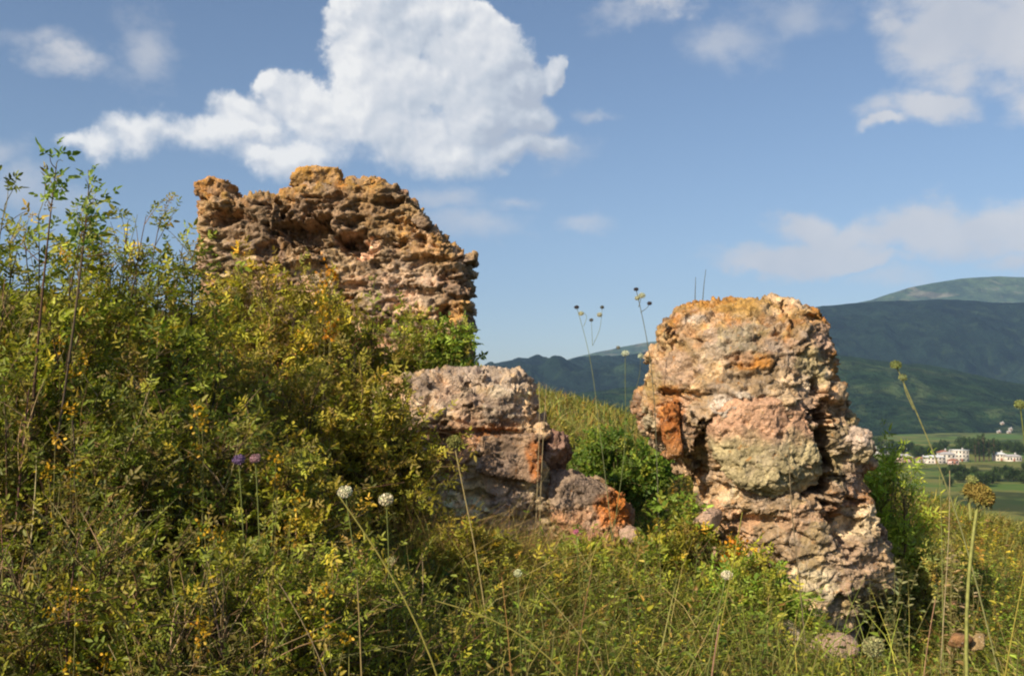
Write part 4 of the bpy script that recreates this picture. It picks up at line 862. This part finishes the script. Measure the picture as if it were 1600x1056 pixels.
twig_on('dry_twig', 'thin dark twig standing on top of the pillar, the taller right one', [(1098, 470), (1100, 445), (1103, 421)], 6.45, 1.6, (.08, .08, .06), 'twigs on the pillar top', to_ground=False)
SG = 'dry grass stalks in the foreground'; TAN = (.36, .27, .11); YG = (.30, .27, .06); BR = (.24, .14, .07); PALE_S = (.42, .34, .19)
ST = [('thickest yellow green stalk bending up leftwards from the bottom edge in the centre', [(698, 1075), (672, 1000), (640, 930), (598, 868), (560, 810), (530, 775)], 2.3, 6, YG, 0),
      ('upright pale tan stalk at the bottom edge, left of the bent stalk', [(566, 1075), (563, 980), (558, 905)], 2.4, 5, TAN, 0),
      ('yellow stalk arching left across the centre foreground', [(920, 1075), (868, 1015), (800, 962), (760, 944), (680, 938)], 2.5, 5, YG, 0),
      ('thin bent stalk right of the yellow arching one', [(930, 1000), (905, 970), (880, 945), (846, 925)], 2.7, 3.2, (.34, .30, .12), 0),
      ('short slanting brown stalk at the lower left', [(495, 995), (462, 945), (436, 910)], 2.6, 3.5, (.32, .24, .13), 0),
      ('reddish straight stalk below the pillar, bottom edge', [(1108, 1075), (1118, 1000), (1124, 975)], 2.7, 6, (.35, .20, .13), 0),
      ('yellow green stem rising in front of the pillar foot', [(1122, 985), (1140, 910), (1155, 850), (1160, 800)], 3.0, 4, (.30, .28, .05), 0),
      ('thin brown stalk standing before the middle of the pillar', [(1255, 960), (1245, 870), (1234, 780), (1232, 700)], 4.4, 3, (.22, .17, .10), 14),
      ('pair like pale blade at the right corner of the block top', [(842, 690), (845, 640), (842, 596)], 6.2, 2.0, PALE_S, 0),
      ('short pale blade next to the right corner of the block top', [(848, 690), (852, 630), (854, 600)], 6.2, 2.0, PALE_S, 0),
      ('reddish dry stalk rising from the bottom edge between pillar and big seed head', [(1440, 1075), (1448, 990), (1462, 935)], 2.9, 3.6, (.38, .22, .13), 0),
      ('thin pale stalk in front of the white town', [(1478, 900), (1486, 830), (1484, 735)], 4.0, 2.8, PALE_S, 0),
      ('thin green stalk left of the pale one below the town', [(1472, 880), (1472, 800), (1468, 740)], 4.4, 2.6, (.24, .26, .08), 0),
      ('yellow stalk near the right edge', [(1570, 1040), (1588, 960), (1600, 900)], 2.8, 5, (.34, .29, .05), 0),
      ('brown stalk in the grass between block and pillar', [(905, 1000), (914, 930), (925, 890)], 3.4, 3, (.30, .17, .08), 12),
      ('orange brown stalk rising through the grass at the centre', [(800, 1060), (795, 990), (784, 900)], 2.9, 3.4, (.38, .22, .07), 16)]
for i, (lb, pts, Y, w_, c, e) in enumerate(ST): twig_on('grass_stalk', lb, pts, Y, w_ * .85, tuple(np.array(c) * .75), SG, ears=0, seed=i)
# small fallen stones in the grass
def small_stone(label, px, py, Y, size, c, seed):
    q = P(px, py, Y); g = gz1(q[0], Y); rng = np.random.default_rng(seed); V, F = rock_verts(rng, np.zeros(3), size, rot_rand(rng, .3), ICO3, 12)
    W = V / max(size) + seed; V = V * (1 + .12 * fbm(W * 2, 3, seed))[:, None]; me = mesh_np('fallen_stone', V, F, np.clip(np.array(c) * np.exp(fbm(W * 4, 3, seed) * .4)[:, None], 0, 1))
    o = link('fallen_stone', me, M_STONE); o.location = (q[0], Y, max(q[2], g + size[2] * .3)); tag(o, label, 'stone', 'fallen stones')
small_stone('pale fallen stone in the grass right of the orange stone of the block', 985, 835, 6.3, (.07, .06, .05), PINK, 1)
small_stone('rust brown fallen stone at the bottom right beside the big seed head stalk', 1500, 1000, 3.9, (.05, .045, .025), (.28, .15, .07), 2)
small_stone('flat orange brown stone low in the grass right of the big stalk', 1528, 1004, 3.9, (.035, .035, .015), (.34, .24, .12), 3)

for k, (lb, px, py, Y, sz, c) in enumerate((('pale angular fragment under the left foot of the broken block', 715, 838, 6.1, (.10, .08, .06), PALE), ('grey fragment beneath the middle of the broken block', 790, 845, 6.1, (.12, .08, .06), GREY),
        ('small pinkish fragment left of the pillar foot', 1105, 812, 6.0, (.09, .07, .06), PINK), ('larger beige fragment at the bottom of the pillar, its left side', 1225, 1000, 5.3, (.15, .11, .09), PALE),
        ('rough pinkish fragment lying below the pillar foot', 1300, 1010, 5.2, (.12, .10, .07), PINK), ('tan fragment in the grass below the orange lower stone', 930, 862, 6.0, (.10, .07, .05), (.42, .28, .18)))):
    small_stone(lb, px, py, Y, sz, c, 20 + k)

# ------------------------------------------------------------------ trees and town in the valley
def tree_src(kindn, seed, H, Wd):
    rng = np.random.default_rng(seed); root = empty(kindn)
    t = Acc(); p = [np.array([[0, 0, -.5], [.1, 0, H * .3], [0, .1, H * .6], [0, 0, H * .9]])]
    V, F = tubes(np.array(p), H * .028, H * .006, 7); t.add(V, F, np.array((.10, .075, .05)))
    nl = 12; a = rng.uniform(0, 6.28, nl); z = rng.uniform(.25, .7, nl) * H; b = np.stack([0 * a, 0 * a, z], 1); e = b + np.stack([np.cos(a) * Wd * .7, np.sin(a) * Wd * .7, rng.uniform(.1, .25, nl) * H], 1)
    V, F = tubes(bez(b, (b + e) / 2 + (0, 0, .05 * H), e, 5), H * .011, H * .003, 5); t.add(V, F, np.array((.10, .075, .05))); t.build('trunk', M_WOOD, root)
    nc = 46; c = unit(rng, nc) * np.cbrt(rng.random((nc, 1))) * (Wd, Wd, H * .38); c[:, 2] += H * .60
    k = 60; q = (c[:, None] + unit(rng, nc * k).reshape(nc, k, 3) * (rng.uniform(.5, 1, (nc, k, 1)) * Wd * .36)).reshape(-1, 3); m = len(q); s = Wd * .13
    V, F = leaves(q, unit(rng, m), unit(rng, m) + (0, 0, .6), s * rng.uniform(.7, 1.3, m), s * .7 * np.ones(m), .2, .1)
    cl = np.repeat(pick(rng, [(3, (.03, .055, .014)), (2, (.05, .08, .02)), (1, (.02, .035, .012))], nc), k, 0); a = Acc(); a.add(V, F, np.repeat(np.clip(cl * np.exp(rng.normal(0, .2, (m, 1))), 0, 1), 6, 0)); a.build('crown', M_TREE, root)
    return root
def copy_tree(src, loc, s, rz, label, cat, group):
    r = src.copy(); COL.objects.link(r); r.location = loc; r.scale = (s, s, s); r.rotation_euler = (0, 0, rz); tag(r, label, cat, group)
    for ch in list(src.children):
        c = ch.copy(); COL.objects.link(c); c.parent = r
    return r
rt = random.Random(5)
srcs = [tree_src('broadleaf_tree', 1, 8, 3.2), tree_src('broadleaf_tree', 2, 7, 3.6), tree_src('poplar_tree', 3, 15, 1.7)]
used = [False] * 3
def place_tree(k, px, Y, s, label, group):
    x = (px - 800) / FP * Y; loc = (x, Y, gz1(x, Y) - .2)
    if not used[k]:
        used[k] = True; r = srcs[k]; r.location = loc; r.scale = (s, s, s); tag(r, label, 'tree', group); return
    copy_tree(srcs[k], loc, s, rt.uniform(0, 6.28), label, 'tree', group)
TG = 'trees in the dip below the meadow'; lbT = 'dark broadleaf tree in the row below the golden meadow crest at the right edge'
for i in range(16): place_tree(i % 2, 1478 + i * 11 + rt.uniform(-6, 6), rt.uniform(150, 200), rt.uniform(.55, .85), lbT, TG)
lbV = 'small dark tree in the belt along the valley floor before the town'
for i in range(26): place_tree(i % 2, 1475 + i * 7 + rt.uniform(-5, 5), rt.uniform(470, 560), rt.uniform(.55, 1.0), lbV, 'trees before the town')
lbB = 'dark tree standing among and behind the houses of the town'
for i in range(44): place_tree(i % 2, 1345 + i * 9.5 + rt.uniform(-8, 8), rt.uniform(735, 850), rt.uniform(1.0, 1.7), lbB, 'trees around the town')
for i, px in enumerate((1520, 1526, 1533, 1541, 1549)): place_tree(2, px, 700 + i * 4, rt.uniform(1.1, 1.4), 'slim dark poplar in the row right of the big white building', 'poplars in the town')

def boxv(x0, x1, y0, y1, z0, z1):
    V = np.array([[x, y, z] for z in (z0, z1) for y in (y0, y1) for x in (x0, x1)]); F = np.array([[0, 2, 3, 1], [4, 5, 7, 6], [0, 1, 5, 4], [2, 6, 7, 3], [0, 4, 6, 2], [1, 3, 7, 5]]); return V, F
def house(label, px, py_base, Y, w, d, h, storeys, wall, roofm, bays, hip=1.8, name='house', rz=0., grp='houses of the valley town'):
    q = P(px, py_base, Y); g = gz1(q[0], Y); z = max(q[2], g) ; root = empty(name, (q[0], Y, z), label, 'house', grp); root.rotation_euler.z = rz; w *= .82; d *= .82; h *= .78; hip *= .8
    def pc(nm, V, F, m, par): 
        return link(nm, mesh_np(nm, V, F), m, par)
    V, F = boxv(-w / 2, w / 2, -d / 2, d / 2, -4, h); pc('wall', V, F, wall, root)
    e = .5
    if hip > 0:
        V = np.array([[-w / 2 - e, -d / 2 - e, h + .003], [w / 2 + e, -d / 2 - e, h + .003], [w / 2 + e, d / 2 + e, h + .003], [-w / 2 - e, d / 2 + e, h + .003], [-w / 2 + d * .35, 0, h + hip], [w / 2 - d * .35, 0, h + hip]])
        me = bpy.data.meshes.new('roof'); me.from_pydata(V.tolist(), [], [(0, 1, 5, 4), (1, 2, 5), (2, 3, 4, 5), (3, 0, 4), (3, 2, 1, 0)]); rf = link('roof', me, roofm, root)
    else:
        V, F = boxv(-w / 2 - .3, w / 2 + .3, -d / 2 - .3, d / 2 + .3, h + .003, h + .5); rf = pc('roof', V, F, roofm, root)
    V, F = boxv(w * .18, w * .18 + .9, -.4, .5, h + .3, h + max(hip, .5) + 1.2); pc('chimney', V, F, M_ROOFG, rf)
    fh = h / storeys; bw = w / bays
    for s in range(storeys):
        for b in range(bays):
            cx = -w / 2 + bw * (b + .5); cz = fh * (s + .55); a, c = bw * .24, fh * .26
            V, F = boxv(cx - a, cx + a, -d / 2 - .04, -d / 2 + .1, cz - c, cz + c); fr = pc('window', V, F, M_WHITE if wall is not M_WHITE else M_ROOFG, root)
            V, F = boxv(cx - a * .85, cx + a * .85, -d / 2 - .06, -d / 2 - .03, cz - c * .88, cz + c * .88); pc('pane', V, F, M_PANE, fr)
    V, F = boxv(-.7, .7, -d / 2 - .07, -d / 2 + .08, -.2, 2.1); pc('door', V, F, M_ROOFR, root)
    return root
house('long low white roofed hall set highest, left of the town', 1388, 706, 800, 32, 12, 3.2, 1, M_ROOFG, M_ROOFW, 6, 2.6, 'hall')
house('pinkish house with a pale roof, directly below the long hall', 1412, 731, 700, 13, 9, 4.5, 2, M_PINK, M_ROOFG, 4, 2.5)
house('low cream house with red roof beside the pinkish house, to its right', 1440, 736, 690, 8, 7, 3.5, 1, M_CREAM, M_ROOFR, 3, 1.6)
house('low wide white house, left part of the bright white cluster', 1460, 735, 680, 15, 10, 5.5, 2, M_WHITE, M_ROOFW, 5, 1.6)
house('white house in the front centre of the bright white cluster', 1480, 737, 690, 11, 9, 7.5, 2, M_WHITE, M_ROOFG, 3, 2.0)
house('tallest white block, right end of the bright white cluster', 1500, 731, 705, 12, 10, 10, 3, M_WHITE, M_ROOFW, 4, 0)
house('small cream house behind the bright white cluster', 1474, 716, 760, 9, 8, 5, 2, M_CREAM, M_ROOFR, 3, 2)
house('small white house in front of the tallest white block', 1490, 744, 668, 7, 6, 3.4, 1, M_PINK, M_ROOFR, 2, 1.4)
house('white house with two storeys among trees, near the right edge', 1562, 727, 720, 9, 8, 6, 2, M_WHITE, M_ROOFW, 3, 1.8)
house('long grey roofed white house at the right edge of the town', 1582, 730, 715, 13, 8, 4.5, 1, M_WHITE, M_ROOFG, 5, 1.8)
from mathutils.bvhtree import BVHTree
BV = BVHTree.FromPolygons(HILL[0].tolist(), HILL[1].tolist())
for px, py, w_ in ((1566, 663, 'topmost'), (1579, 672, 'second from the top'), (1561, 681, 'third from the top'), (1577, 690, 'lowest')):
    hit = BV.ray_cast(Vector((0, 0, CAMZ)), Vector(P(px, py, 10) - np.array((0, 0, CAMZ))).normalized())[0]
    if hit is None: hit = Vector(P(px, py, 1150))
    house(f'small pale house on the wooded slope above the town, {w_} of four', px, py, hit.y, 7, 5, 3.2, 1, M_CREAM, M_ROOFG, 2, 2, grp='houses on the wooded slope')

# ------------------------------------------------------------------ haze
def build_haze():
    V, F = boxv(-9400, 9400, -9400, 9400, -75, 1150)
    m = bpy.data.materials.new('haze'); m.use_nodes = True; t = NT(m.node_tree); t.n.clear(); o = t.add('ShaderNodeOutputMaterial')
    v = t.add('ShaderNodeVolumePrincipled'); v.inputs['Color'].default_value = (.36, .60, 1.0, 1); v.inputs['Density'].default_value = 6.3e-5; v.inputs['Anisotropy'].default_value = 0.0
    t.l.new(v.outputs[0], o.inputs['Volume']); kind(link('haze', mesh_np('haze', V, F), m), 'stuff')
build_haze()
